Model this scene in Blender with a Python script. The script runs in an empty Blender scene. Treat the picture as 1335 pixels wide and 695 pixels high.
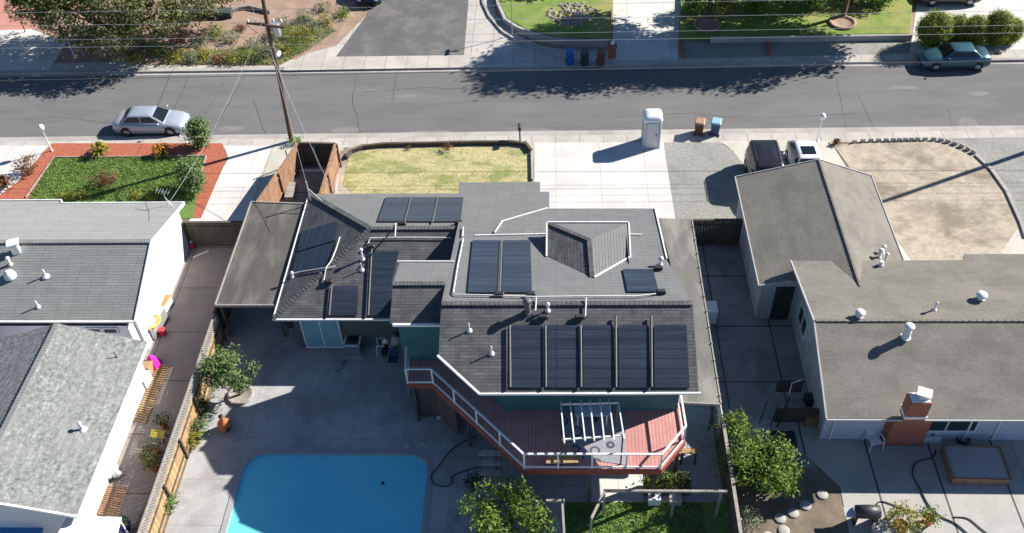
import bpy, math, random
from mathutils import Vector as V, Matrix
from mathutils.geometry import tessellate_polygon
R = random.Random(7)
C = bpy.context.scene.collection
sc = bpy.context.scene
# ------------------------------------------------------------------ camera calibration (solved from the vanishing points)
F, HC = 1230.15, 36.0465
MR = V((0.9989, 0.0310, -0.0351)); MD = V((-0.0034, -0.7000, -0.7142)); MF = V((-0.0467, 0.7135, -0.6991))
MF.normalize(); MR = (MR - MF*MR.dot(MF)).normalized(); MD = MF.cross(MR)
def ray(px, py): return MR*(px-667.5) + MD*(py-347.5) + MF*F
def at(px, py, z=0.0):
    d = ray(px, py); t = (z-HC)/d.z; return V((d.x*t, d.y*t, z))
def aty(px, py, y):
    d = ray(px, py); t = y/d.y; return V((d.x*t, y, HC+d.z*t))
def atx(px, py, x):
    d = ray(px, py); t = x/d.x; return V((x, d.y*t, HC+d.z*t))
def pl_y(y0, z0, s): return (V((0, y0, z0)), V((0, -s, 1)).normalized())      # z = z0 + s (y-y0)
def pl_x(x0, z0, s): return (V((x0, 0, z0)), V((-s, 0, 1)).normalized())
def on(px, py, pl, off=0.0):
    p0, n = pl; d = ray(px, py); o = V((0, 0, HC)); p0 = p0 + n*off
    t = (p0-o).dot(n)/d.dot(n); return o + d*t
cam = bpy.data.cameras.new('camera'); co = bpy.data.objects.new('camera', cam); C.objects.link(co)
cam.sensor_width = 36; cam.lens = F/1335*36; cam.clip_end = 2000; cam.clip_start = .5
m = Matrix((( MR.x, -MD.x, -MF.x), (MR.y, -MD.y, -MF.y), (MR.z, -MD.z, -MF.z))).to_4x4(); m.translation = V((0, 0, HC))
co.matrix_world = m; sc.camera = co
# ------------------------------------------------------------------ light
AZ, EL = 25.0, 32.5                                   # direction towards the sun, degrees from +x towards +y
w = bpy.data.worlds.new('World'); sc.world = w; w.use_nodes = True
nt = w.node_tree; bg = nt.nodes['Background']; sk = nt.nodes.new('ShaderNodeTexSky'); sk.sky_type = 'NISHITA'
sk.sun_disc = False; sk.sun_elevation = math.radians(EL); sk.sun_rotation = math.radians(90-AZ); sk.air_density = .75; sk.dust_density = 0; sk.ozone_density = 4
nt.links.new(sk.outputs[0], bg.inputs[0]); bg.inputs[1].default_value = 0.066
sl = bpy.data.lights.new('sun', 'SUN'); sl.energy = 5.0; sl.angle = math.radians(.5); sl.color = (1, .94, .86)
so = bpy.data.objects.new('sun', sl); C.objects.link(so)
sd = V((math.cos(math.radians(AZ))*math.cos(math.radians(EL)), math.sin(math.radians(AZ))*math.cos(math.radians(EL)), math.sin(math.radians(EL))))
so.rotation_euler = sd.to_track_quat('Z', 'Y').to_euler()
sc.view_settings.view_transform = 'Standard'; sc.view_settings.look = 'None'; sc.view_settings.exposure = 0.95; sc.view_settings.gamma = 1
sc.cycles.max_bounces = 5; sc.cycles.diffuse_bounces = 2; sc.cycles.transparent_max_bounces = 6
# ------------------------------------------------------------------ materials
def N(t, k, **kw):
    n = t.nodes.new(k)
    for a, b in kw.items(): setattr(n, a, b)
    return n
def lerp3(a, b, f): return tuple(a[i]*(1-f)+b[i]*f for i in range(3))
def mat(name, col, rough=.85, var=.25, scale=2.5, stain=None, stain_amt=.5, stain_scale=.25, fine=12., bump=.3, joints=None, rot=0,
        jcol=None, jsize=.02, metal=0., stretch=(1, 1, 1), uv=False, spec=.3, speck=None, offs=.5, cracks=None):
    m = bpy.data.materials.new(name); m.use_nodes = True; t = m.node_tree; b = t.nodes['Principled BSDF']; L = t.links.new
    b.inputs['Roughness'].default_value = rough; b.inputs['Metallic'].default_value = metal; b.inputs['Specular IOR Level'].default_value = spec
    tc = N(t, 'ShaderNodeTexCoord'); mp = N(t, 'ShaderNodeMapping'); mp.inputs['Scale'].default_value = stretch
    L(tc.outputs['UV' if uv else 'Object'], mp.inputs[0])
    def noise(s, d=5, r=.6, dist=0.):
        n = N(t, 'ShaderNodeTexNoise'); n.inputs['Scale'].default_value = s; n.inputs['Detail'].default_value = d; n.inputs['Roughness'].default_value = r
        n.inputs['Distortion'].default_value = dist; L(mp.outputs[0], n.inputs['Vector']); return n.outputs['Fac']
    def ramp(src, a, ca, c, cc):
        r = N(t, 'ShaderNodeValToRGB'); r.color_ramp.elements[0].position = a; r.color_ramp.elements[0].color = (*ca, 1)
        r.color_ramp.elements[1].position = c; r.color_ramp.elements[1].color = (*cc, 1); L(src, r.inputs[0]); return r.outputs[0]
    def mix(f, a, c, mode='MIX', amt=None):
        x = N(t, 'ShaderNodeMix', data_type='RGBA', blend_type=mode)
        if f is None: x.inputs[0].default_value = amt
        else: L(f, x.inputs[0])
        for i, s in ((6, a), (7, c)):
            if isinstance(s, tuple): x.inputs[i].default_value = (*s, 1)
            else: L(s, x.inputs[i])
        return x.outputs[2]
    dk = tuple(max(0, c*(1-var)) for c in col); lt = tuple(min(1, c*(1+var)) for c in col)
    c = ramp(noise(scale, 6, .65, .4), .3, dk, .7, lt)
    nf = noise(fine, 3, .7)
    c = mix(None, c, ramp(nf, .25, (.62,)*3, .75, (1.25,)*3), 'MULTIPLY', min(1., .25+var))
    if stain:
        sf = ramp(noise(stain_scale, 9, .66, .25), .46, (0, 0, 0), .60, (stain_amt,)*3); c = mix(sf, c, stain)
    if speck:
        vf = ramp(noise(fine*2.2, 2, .8), .62, (0, 0, 0), .7, (.8,)*3); c = mix(vf, c, speck)
    hgt = nf
    if joints:
        br = N(t, 'ShaderNodeTexBrick'); br.offset = offs; br.inputs['Scale'].default_value = 1; br.inputs['Brick Width'].default_value = joints[0]; br.inputs['Row Height'].default_value = joints[1]
        br.inputs['Mortar Size'].default_value = jsize; br.inputs['Mortar Smooth'].default_value = .3; br.inputs['Bias'].default_value = 0
        br.inputs['Color1'].default_value = (.78,)*3+(1,); br.inputs['Color2'].default_value = (1.12,)*3+(1,); br.inputs['Mortar'].default_value = (1, 1, 1, 1)
        mr = N(t, 'ShaderNodeMapping'); mr.inputs['Rotation'].default_value = (0, 0, rot); L(tc.outputs['UV'], mr.inputs[0]); L(mr.outputs[0], br.inputs[0])
        c = mix(None, c, br.outputs['Color'], 'MULTIPLY', .8 if joints[0] < 1 else .25)
        c = mix(br.outputs['Fac'], c, jcol or tuple(x*.4 for x in col))
    if cracks:
        vo = N(t, 'ShaderNodeTexVoronoi', feature='DISTANCE_TO_EDGE'); vo.inputs['Scale'].default_value = cracks
        nn = N(t, 'ShaderNodeTexNoise'); nn.inputs['Scale'].default_value = 1.2; L(mp.outputs[0], nn.inputs[0])
        ad = N(t, 'ShaderNodeMix', data_type='RGBA'); ad.inputs[0].default_value = .35; L(mp.outputs[0], ad.inputs[6]); L(nn.outputs['Color'], ad.inputs[7]); L(ad.outputs[2], vo.inputs['Vector'])
        cf = ramp(vo.outputs['Distance'], .0, (.55,)*3, .006, (0,)*3); c = mix(cf, c, tuple(x*.45 for x in col))
    L(c, b.inputs['Base Color'])
    if bump:
        bp = N(t, 'ShaderNodeBump'); bp.inputs['Strength'].default_value = bump; bp.inputs['Distance'].default_value = .02; L(hgt, bp.inputs['Height']); L(bp.outputs[0], b.inputs['Normal'])
    return m
def flat(name, col, rough=.5, metal=0., var=.12, coat=0.):
    m = mat(name, col, rough, var, 1.7, bump=0, metal=metal, spec=.5, fine=25)
    m.node_tree.nodes['Principled BSDF'].inputs['Coat Weight'].default_value = coat
    return m
def leafmat(name, c1, c2, rough=.6, trans=.28):
    m = bpy.data.materials.new(name); m.use_nodes = True; t = m.node_tree; b = t.nodes['Principled BSDF']; L = t.links.new
    g = N(t, 'ShaderNodeNewGeometry'); r = N(t, 'ShaderNodeValToRGB'); r.color_ramp.elements[0].color = (*c1, 1); r.color_ramp.elements[1].color = (*c2, 1)
    tc = N(t, 'ShaderNodeTexCoord'); n = N(t, 'ShaderNodeTexNoise'); n.inputs['Scale'].default_value = 1.1; L(tc.outputs['Object'], n.inputs[0])
    a = N(t, 'ShaderNodeMath', operation='MULTIPLY_ADD'); L(g.outputs['Random Per Island'], a.inputs[0]); a.inputs[1].default_value = .6
    s = N(t, 'ShaderNodeMath', operation='MULTIPLY_ADD'); L(n.outputs['Fac'], s.inputs[0]); s.inputs[1].default_value = 1.2; s.inputs[2].default_value = -.4; L(s.outputs[0], a.inputs[2])
    L(a.outputs[0], r.inputs[0]); L(r.outputs[0], b.inputs['Base Color']); b.inputs['Roughness'].default_value = rough; b.inputs['Specular IOR Level'].default_value = .25
    tr = N(t, 'ShaderNodeBsdfTranslucent'); L(r.outputs[0], tr.inputs[0]); mx = N(t, 'ShaderNodeMixShader'); mx.inputs[0].default_value = trans
    L(b.outputs[0], mx.inputs[1]); L(tr.outputs[0], mx.inputs[2]); L(mx.outputs[0], t.nodes['Material Output'].inputs[0]); return m
M = {}
M['asphalt'] = mat('asphalt', (.15, .149, .15), .92, .10, .5, stain=(.185, .18, .175), stain_amt=.6, stain_scale=.3, fine=9, stretch=(.45, 1.9, 1))
M['asphalt2'] = mat('asphalt_drive', (.125, .122, .122), .92, .12, .6, stain=(.2, .19, .18), stain_amt=.6, stain_scale=.5, fine=9)
M['seal'] = flat('tar_seal', (.06, .06, .062), .8)
M['walk'] = mat('walk_concrete', (.50, .475, .43), .9, .10, .9, stain=(.36, .34, .31), stain_amt=.6, stain_scale=.4, joints=(1.5, 50), offs=0, jsize=.02)
M['drive'] = mat('drive_concrete', (.64, .63, .60), .9, .06, .5, stain=(.47, .45, .42), stain_amt=.5, stain_scale=.3, joints=(2.7, 3.1), offs=0, jsize=.025, jcol=(.45, .43, .4))
M['apron'] = mat('apron_concrete', (.55, .52, .46), .9, .08, .6, stain=(.42, .39, .33), stain_amt=.6, stain_scale=.4, joints=(3, 30), offs=0, jsize=.02)
M['patio'] = mat('patio_concrete', (.43, .435, .435), .88, .12, .7, stain=(.25, .24, .235), stain_amt=.7, stain_scale=.35, joints=(2.45, 2.3), offs=0, jsize=.018, jcol=(.27, .265, .26), rot=.01)
M['alley'] = mat('alley_concrete', (.31, .255, .235), .85, .18, .6, stain=(.27, .25, .23), stain_amt=.6, stain_scale=.5, joints=(3.4, 3.2), offs=0, jsize=.03)
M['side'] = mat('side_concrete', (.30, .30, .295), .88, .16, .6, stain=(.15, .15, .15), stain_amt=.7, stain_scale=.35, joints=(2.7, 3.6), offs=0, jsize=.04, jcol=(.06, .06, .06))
M['yardslab'] = mat('yard_slab', (.44, .43, .40), .88, .08, .7, stain=(.33, .32, .3), stain_amt=.5, stain_scale=.5, joints=(2.78, 60), offs=0, jsize=.05, jcol=(.09, .09, .09), rot=.0, cracks=.13)
M['dirt'] = mat('dirt', (.21, .17, .125), .95, .2, 1.6, stain=(.12, .1, .075), stain_amt=.7, stain_scale=.8, fine=7, bump=.6)
M['sand'] = mat('dry_dirt', (.43, .375, .295), .95, .22, 1.6, stain=(.20, .165, .125), stain_amt=.8, stain_scale=.28, fine=5, bump=.8, stretch=(1, 1.25, 1))
M['brown'] = mat('garden_soil', (.36, .25, .19), .95, .16, .9, stain=(.25, .18, .13), stain_amt=.6, stain_scale=.7, fine=6, bump=.6)
M['mulch'] = mat('red_mulch', (.40, .125, .075), .95, .35, 6, fine=14, speck=(.62, .32, .22), bump=1.)
M['gravel'] = mat('gravel', (.30, .30, .275), .95, .22, 5, stain=(.2, .21, .18), stain_amt=.5, stain_scale=.5, fine=14, speck=(.46, .45, .42), bump=1.)
M['lawn'] = mat('lawn', (.13, .23, .06), .95, .25, 3, stain=(.17, .24, .06), stain_amt=.6, stain_scale=.6, fine=9, bump=1., stretch=(1, 2.5, 1))
M['drylawn'] = mat('dry_lawn', (.47, .42, .22), .95, .2, 2.2, stain=(.20, .24, .07), stain_amt=.85, stain_scale=.4, fine=8, bump=.9, stretch=(1, 2, 1))
M['farlawn'] = mat('far_lawn', (.17, .25, .05), .95, .2, 2.2, stain=(.30, .30, .10), stain_amt=.8, stain_scale=.4, fine=9, bump=.9)
M['ground'] = mat('ground', (.3, .26, .2), .95, .2, .6)
M['curb'] = mat('curb_concrete', (.42, .40, .37), .9, .12, 1.5, stain=(.28, .26, .25), stain_amt=.6)
M['white'] = flat('white_paint', (.78, .78, .77), .55)
M['trimgrey'] = flat('weathered_white_trim', (.45, .45, .45), .6)
M['offwhite'] = mat('stucco_white', (.76, .76, .74), .8, .05, 1.2, bump=.15)
M['palewall'] = mat('stucco_lilac', (.50, .47, .52), .85, .07, 1.4, stain=(.34, .31, .33), stain_amt=.5, stain_scale=.5, bump=.15)
M['bluewall'] = mat('stucco_pale_blue', (.55, .57, .66), .85, .06, 1.4, bump=.15)
M['teal'] = mat('teal_stucco', (.055, .14, .15), .85, .1, 1.2, bump=.15)
M['green_gray'] = mat('dark_stucco', (.10, .12, .11), .85, .1, 1.2, bump=.15)
def shingle(name, col, w_, h_, var=.2, **k): return mat(name, col, .95, var, 1.3, uv=True, joints=(w_, h_), jsize=.012, jcol=tuple(x*.45 for x in col), bump=.5, fine=16, spec=.1, **k)
M['sh_shade'] = shingle('shingle_shaded', (.118, .12, .124), .8, .15, .3)  # main roof shingle with the shade of slopes turned from the sun painted in
M['sh_lit'] = shingle('shingle_sunlit', (.19, .195, .198), 1.6, .15, .08, stain=(.16, .165, .17), stain_amt=.5, stain_scale=.5)  # same shingle, painted lighter for sunlight on the street-facing slopes
M['sh_left'] = shingle('left_house_shingle', (.25, .262, .254), 1.4, .15, .10)
M['sh_leftn'] = shingle('left_house_shingle_sunlit', (.30, .305, .30), 2.4, .3, .05)  # left roof's street slope: sunlight put into a lighter copy of its shingle
M['sh_patch'] = mat('mottled_shingle', (.225, .245, .238), .95, .55, 4.5, uv=True, joints=(.5, .16), jsize=.01, jcol=(.2, .2, .2), fine=9, stain=(.25, .25, .245), stain_amt=.5, stain_scale=.5, spec=.1)
M['sh_right'] = mat('flat_felt', (.225, .213, .185), .95, .10, .8, uv=True, stain=(.13, .125, .112), stain_amt=.42, stain_scale=.5, fine=6, bump=.7, joints=(3.3, .9), jsize=.008, jcol=(.245, .235, .215), spec=.1, stretch=(1, 1.5, 1))
M['carport'] = mat('rolled_roofing', (.098, .093, .086), .9, .14, 1.0, stain=(.20, .19, .17), stain_amt=.55, stain_scale=.55, fine=7, stretch=(2.2, .6, 1), joints=(1.2, 60), offs=0, jsize=.01)
M['strip'] = mat('strip_roofing', (.165, .158, .145), .9, .14, 1.0, stain=(.32, .31, .27), stain_amt=.6, stain_scale=.5, fine=7, stretch=(1.4, .5, 1))
M['solar'] = mat('solar_collector', (.032, .042, .062), .3, .35, .5, uv=True, joints=(40, .42), offs=0, jsize=.02, jcol=(.012, .018, .03), bump=.05, spec=.6, fine=2, stretch=(.3, 3, 1))
M['pvc'] = flat('white_pipe', (.72, .72, .70), .5)
M['pipe_grey'] = flat('grey_pipe', (.10, .105, .11), .6)
M['dark'] = flat('black_plastic', (.025, .025, .027), .6)
M['metal'] = flat('galvanised_metal', (.55, .56, .57), .4, .6)
M['dmetal'] = flat('dark_metal', (.06, .06, .065), .5, .4)
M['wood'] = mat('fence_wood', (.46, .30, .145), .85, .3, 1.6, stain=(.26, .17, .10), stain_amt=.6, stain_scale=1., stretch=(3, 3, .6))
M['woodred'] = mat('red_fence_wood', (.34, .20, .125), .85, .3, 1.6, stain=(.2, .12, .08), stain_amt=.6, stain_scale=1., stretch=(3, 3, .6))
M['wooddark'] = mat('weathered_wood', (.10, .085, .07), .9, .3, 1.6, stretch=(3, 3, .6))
M['woodgrey'] = mat('grey_wood', (.33, .30, .27), .9, .25, 1.6, stretch=(3, 3, 1))
M['pole'] = mat('pole_wood', (.13, .085, .06), .9, .3, 2, stretch=(2, 2, .4))
M['deck'] = mat('deck_boards', (.58, .30, .27), .7, .12, 1.0, stain=(.40, .17, .15), stain_amt=.5, joints=(60, .15), offs=0, jsize=.01, jcol=(.25, .09, .08), rot=math.pi/2)
M['brick'] = mat('red_brick', (.40, .10, .055), .9, .15, 2, uv=True, joints=(.22, .075), jsize=.012, jcol=(.30, .2, .16))
M['terra'] = mat('terracotta', (.52, .17, .07), .8, .15, 3)
M['rock'] = mat('rock', (.30, .26, .23), .95, .25, 3, bump=.8)
M['glass'] = flat('window_glass', (.03, .06, .07), .08)
M['glass2'] = flat('pale_window_glass', (.22, .42, .48), .1)
M['carglass'] = flat('car_glass', (.012, .016, .02), .05)
M['tyre'] = flat('tyre_rubber', (.02, .02, .02), .85)
M['rim'] = flat('alloy_rim', (.35, .36, .38), .35, .8)
M['plastic'] = flat('white_plastic', (.78, .80, .83), .45)
M['leaf_a'] = leafmat('leaf_bright', (.03, .065, .015), (.26, .38, .06))
M['leaf_b'] = leafmat('leaf_olive', (.045, .06, .02), (.30, .31, .12))
M['leaf_c'] = leafmat('leaf_citrus', (.05, .09, .03), (.25, .36, .13))
M['leaf_d'] = leafmat('leaf_dark', (.02, .035, .012), (.09, .13, .035))
M['leaf_y'] = leafmat('leaf_yellow', (.12, .13, .02), (.45, .42, .07))
M['leaf_g'] = leafmat('leaf_grey_green', (.13, .16, .10), (.36, .40, .26))
M['leaf_r'] = leafmat('leaf_russet', (.10, .05, .03), (.34, .18, .10))
M['leaf_o'] = leafmat('leaf_orange', (.35, .16, .02), (.75, .42, .06))
M['hedge'] = leafmat('leaf_hedge', (.09, .12, .012), (.46, .52, .06))
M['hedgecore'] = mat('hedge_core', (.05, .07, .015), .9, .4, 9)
M['grassblade'] = leafmat('grass_blade', (.14, .22, .05), (.30, .42, .12))
M['paleblade'] = leafmat('pale_green_blade', (.22, .27, .12), (.52, .55, .27))
M['dryblade'] = leafmat('dry_blade', (.40, .37, .18), (.70, .64, .38))
M['water'] = None
def paint(name, col, coat=.6, metal=.3): return flat(name, col, .32, metal, .04, coat)
# ------------------------------------------------------------------ mesh builder
class MB:
    def __init__(s): s.v = []; s.f = []; s.mi = []; s.sm = []
    def face(s, pts, m=0, sm=False):
        i = len(s.v); s.v += [V(p) for p in pts]; s.f.append(tuple(range(i, i+len(pts)))); s.mi.append(m); s.sm.append(sm)
    def mesh(s, vs, fs, m=0, sm=False):
        i = len(s.v); s.v += [V(p) for p in vs]
        for f in fs: s.f.append(tuple(i+k for k in f)); s.mi.append(m); s.sm.append(sm)
    def obox(s, c, ax, ay, az, m=0):
        c = V(c); vs = [c+ax*i+ay*j+az*k for i in (-.5, .5) for j in (-.5, .5) for k in (-.5, .5)]
        s.mesh(vs, [(0, 1, 3, 2), (4, 6, 7, 5), (0, 4, 5, 1), (2, 3, 7, 6), (0, 2, 6, 4), (1, 5, 7, 3)], m)
    def box(s, c, d, rz=0., m=0, bev=0.):
        ca, sa = math.cos(rz), math.sin(rz)
        if bev:
            pr = []
            for (sx, sy) in ((1, 1), (-1, 1), (-1, -1), (1, -1)):
                for k in range(3):
                    a = math.atan2(sy, sx)-math.pi/4+k*math.pi/4
                    pr.append((sx*(d[0]/2-bev)+bev*math.cos(a), sy*(d[1]/2-bev)+bev*math.sin(a)))
            g = [[V((c[0]+(x*q)*ca-(y*q)*sa, c[1]+(x*q)*sa+(y*q)*ca, c[2]+z)) for x, y in pr] for z, q in ((-d[2]/2, 1), (d[2]/2-bev, 1), (d[2]/2, 1-bev*2/max(d[0], d[1])))]
            s.loft(g, m, cap=True); return
        s.obox(c, V((ca, sa, 0))*d[0], V((-sa, ca, 0))*d[1], V((0, 0, d[2])), m)
    def loft(s, rings, m=0, cap=True, sm=False, closed=True):
        n = len(rings[0]); vs = [p for r in rings for p in r]; fs = []
        for a in range(len(rings)-1):
            for k in range(n if closed else n-1):
                fs.append((a*n+k, a*n+(k+1) % n, (a+1)*n+(k+1) % n, (a+1)*n+k))
        s.mesh(vs, fs, m, sm)
        if cap: s.face(list(reversed(rings[0])), m); s.face(rings[-1], m)
    def beam(s, p, q, w_, h_, m=0, up=V((0, 0, 1))):
        p, q = V(p), V(q); d = q-p; n = d.normalized(); a = n.cross(up)
        if a.length < 1e-3: a = V((1, 0, 0))
        a.normalize(); u = a.cross(n); s.obox((p+q)/2, d, a*w_, u*h_, m)
    def tube(s, pts, r, n=8, m=0, r2=None):
        pts = [V(p) for p in pts]; rings = []
        for i, p in enumerate(pts):
            d = (pts[min(i+1, len(pts)-1)]-pts[max(i-1, 0)]).normalized(); a = d.cross(V((0, 0, 1)))
            if a.length < 1e-3: a = V((1, 0, 0))
            a.normalize(); b = d.cross(a); rr = r if r2 is None else r+(r2-r)*i/(len(pts)-1)
            rings.append([p+a*rr*math.cos(t)+b*rr*math.sin(t) for t in [2*math.pi*k/n for k in range(n)]])
        s.loft(rings, m, True, True)
    def lathe(s, prof, c=(0, 0, 0), n=14, m=0, axis=None, sm=True):
        c = V(c); ax = V(axis or (0, 0, 1)).normalized(); a = ax.orthogonal().normalized(); b = ax.cross(a)
        s.loft([[c+ax*z+a*r*math.cos(t)+b*r*math.sin(t) for t in [2*math.pi*k/n for k in range(n)]] for r, z in prof], m, True, sm)
    def prism(s, pts, z0, z1, m=0):
        pts = [(p[0], p[1]) for p in pts]; ar = sum(pts[i][0]*pts[(i+1) % len(pts)][1]-pts[(i+1) % len(pts)][0]*pts[i][1] for i in range(len(pts)))
        if ar < 0: pts.reverse()
        s.loft([[V((*p, z0)) for p in pts], [V((*p, z1)) for p in pts]], m, False)
        for z, fl in ((z0, True), (z1, False)):
            q = [V((*p, z)) for p in pts]
            for t in tessellate_polygon([q]):
                tri = [q[i] for i in t]
                if ((tri[1]-tri[0]).cross(tri[2]-tri[0]).z > 0) == fl: tri.reverse()
                s.face(tri, m)
    def slab(s, pts, t=.12, m=0, mside=None, under=None):
        pts = [V(p) for p in pts]
        nr = V((0, 0, 0))
        for i in range(len(pts)): nr += pts[i].cross(pts[(i+1) % len(pts)])
        if nr.z < 0: pts.reverse()
        lo = [p-V((0, 0, t)) for p in pts]; ms = m if mside is None else mside
        for tr in tessellate_polygon([pts]):
            a = [pts[i] for i in tr]; b = [lo[i] for i in tr]
            if (a[1]-a[0]).cross(a[2]-a[0]).z < 0: a.reverse(); b.reverse()
            s.face(a, m); s.face(list(reversed(b)), ms)
        for i in range(len(pts)):
            j = (i+1) % len(pts); s.face([lo[i], lo[j], pts[j], pts[i]], ms)
    def holed(s, outer, holes, z, m=0):
        loops = [[V((p[0], p[1], z)) for p in L_] for L_ in [outer]+holes]; fl = [p for l in loops for p in l]
        for t in tessellate_polygon(loops):
            a = [fl[i] for i in t]
            if (a[1]-a[0]).cross(a[2]-a[0]).z < 0: a.reverse()
            s.face(a, m)
    def sphere(s, c, r, n=10, m=0):
        r = r if isinstance(r, (tuple, list)) else (r, r, r); c = V(c); k = max(4, n//2)
        s.loft([[c+V((r[0]*math.sin(a)*math.cos(t), r[1]*math.sin(a)*math.sin(t), -r[2]*math.cos(a))) for t in [2*math.pi*j/n for j in range(n)]] for a in [math.pi*(.03+.94*i/k) for i in range(k+1)]], m, True, True)
    def build(s, name, mats, parent=None):
        if not isinstance(mats, (list, tuple)): mats = [mats]
        me = bpy.data.meshes.new(name); o = bpy.data.objects.new(name, me); C.objects.link(o)
        if parent is None:
            xs = [p.x for p in s.v]; ys = [p.y for p in s.v]; org = V(((min(xs)+max(xs))/2, (min(ys)+max(ys))/2, min(p.z for p in s.v))); o.location = org
        else:
            org = V((0, 0, 0)); q = parent
            while q: org += q.location; q = q.parent
            o.parent = parent
        me.from_pydata([p-org for p in s.v], [], s.f)
        for mm in mats: me.materials.append(M[mm] if isinstance(mm, str) else mm)
        me.polygons.foreach_set('material_index', s.mi); me.polygons.foreach_set('use_smooth', s.sm)
        uv = me.uv_layers.new(name='UVMap').data; k = 0
        for f in s.f:
            n = (s.v[f[1]]-s.v[f[0]]).cross(s.v[f[-1]]-s.v[f[0]])
            if n.length < 1e-9: n = V((0, 0, 1))
            n.normalize()
            if abs(n.z) > .995: u, v_ = V((1, 0, 0)), V((0, 1, 0))
            else: u = V((0, 0, 1)).cross(n).normalized(); v_ = n.cross(u)
            for i in f: p = s.v[i]; uv[k].uv = (p.dot(u), p.dot(v_)); k += 1
        me.update(); return o
def tag(o, label, cat, group=None, kind=None):
    o['label'] = label; o['category'] = cat
    if group: o['group'] = group
    if kind: o['kind'] = kind
    return o
def thing(name, label, cat, loc=(0, 0, 0), group=None):
    o = bpy.data.objects.new(name, None); C.objects.link(o); o.location = loc; o.empty_display_size = .3; return tag(o, label, cat, group)
def copy_tree(o, parent=None):
    kids = list(o.children); c = o.copy(); C.objects.link(c)
    if parent: c.parent = parent
    for ch in kids: copy_tree(ch, c)
    return c
def place(o, loc, rz=0., label=None, sc_=None):
    o.location = loc; o.rotation_euler = (0, 0, rz)
    if label: o['label'] = label
    if sc_: o.scale = (sc_,)*3
    return o
def P(L_, z=0.): return [at(x, y, z) for x, y in L_]
def sheet(name, px, z, mm, holes=None, label=None, world=False):
    b = MB(); pts = px if world else P(px, 0); b.holed(pts, holes or [], z); o = b.build(name, mm); o['kind'] = 'structure'
    if label: o['label'] = label; o['category'] = name.replace('_', ' ')
    return o
def inpoly(x, y, poly):
    r = False; j = len(poly)-1
    for i in range(len(poly)):
        a, b = poly[i], poly[j]
        if (a[1] > y) != (b[1] > y) and x < (b[0]-a[0])*(y-a[1])/(b[1]-a[1])+a[0]: r = not r
        j = i
    return r
def grass(name, px, z, n, h, mm, label):
    poly = P(px); xs = [p.x for p in poly]; ys = [p.y for p in poly]; b = MB(); k = 0
    while k < n:
        x, y = R.uniform(min(xs), max(xs)), R.uniform(min(ys), max(ys))
        if not inpoly(x, y, poly): continue
        k += 1; a = R.uniform(0, 6.28); hh = h*R.uniform(.5, 1.3); dx, dy = math.cos(a)*.035, math.sin(a)*.035; lx, ly = R.uniform(-.05, .05), R.uniform(-.05, .05)
        b.face([(x-dx, y-dy, z), (x+dx, y+dy, z), (x+lx, y+ly, z+hh)])
    o = b.build(name, mm); tag(o, label, 'grass', kind='stuff'); return o
def leaves(b, blobs, n, size, clump=14):
    tot = sum(q[3]*q[4]*q[5] for q in blobs)
    for (cx, cy, cz, rx, ry, rz) in blobs:
        nk = max(3, int(n*rx*ry*rz/tot/clump))
        for _ in range(nk):
            d = V((R.gauss(0, 1), R.gauss(0, 1), R.gauss(.15, 1))).normalized(); u = R.uniform(.35, 1.08)**.5
            kc = V((cx+rx*d.x*u, cy+ry*d.y*u, cz+rz*d.z*u)); sg = size*R.uniform(.9, 2.0)
            for _ in range(clump):
                p = kc+V((R.gauss(0, sg), R.gauss(0, sg), R.gauss(0, sg*.7)))
                nn = (V((R.gauss(0, .6), R.gauss(0, .6), R.gauss(.6, .5)))+d*.5).normalized(); a = nn.orthogonal().normalized()
                a = Matrix.Rotation(R.uniform(0, 6.28), 3, nn) @ a; c = nn.cross(a); s = size*R.uniform(.55, 1.15)
                b.face([p-a*s, p-c*s*.45-nn*s*.1, p+a*s, p+c*s*.45-nn*s*.1])
def ragged(rx, ry, z0, z1, n, seed, r=(.28, .5)):
    q = random.Random(seed); o = []
    for i in range(n):
        a = q.uniform(0, 6.28); u = q.uniform(.15, 1)**.6; f = q.random(); k = (1-.55*f) if f > .3 else .85
        s = q.uniform(*r)*max(rx, ry)*.75; o.append((rx*u*math.cos(a)*k, ry*u*math.sin(a)*k, z0+(z1-z0)*f, s, s*q.uniform(.7, 1), s*q.uniform(.5, .85)))
    for i in range(n//2):
        a = q.uniform(0, 6.28); f = q.uniform(.4, 1); o.append((rx*1.05*math.cos(a)*(1-.4*f), ry*1.05*math.sin(a)*(1-.4*f), z0+(z1-z0)*f+.25, r[0]*rx*.4, r[0]*rx*.4, r[0]*rx*.7))
    return o
def tree(name, label, cat, base, blobs, n, size, mm, trunk_r=.1, group=None, th=None, bark='pole', clump=14):
    t = thing(name, label, cat, base, group); b = MB(); leaves(b, [(base[0]+q[0], base[1]+q[1], base[2]+q[2], *q[3:]) for q in blobs], n, size, clump); b.build('crown', mm, t)
    k = MB(); zt = th or max(.15, min(q[2] for q in blobs)); bx = V(base); fork = bx+V((0, 0, zt*.75))
    k.tube([bx, bx+V((.03, .02, zt*.4)), fork], trunk_r, 8, r2=trunk_r*.7)
    for q in blobs[:7]:
        e = bx+V(q[:3]); mid = fork.lerp(e, .5)+V((0, 0, .1*zt)); k.tube([fork, mid, e], trunk_r*.55, 6, r2=trunk_r*.15)
    k.build('trunk', bark, t); return t
def bush(name, label, cat, px, py, r, h, n, size, mm, group=None, z=0., lob=3, clump=10):
    p = at(px, py, z); bl = [(R.uniform(-.4, .4)*r, R.uniform(-.4, .4)*r, h*R.uniform(.45, .6), r*R.uniform(.55, .8), r*R.uniform(.55, .8), h*.5) for _ in range(lob)]
    return tree(name, label, cat, p, bl, n, size, mm, max(.015, r*.06), group, th=h*.3, clump=clump)
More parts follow.
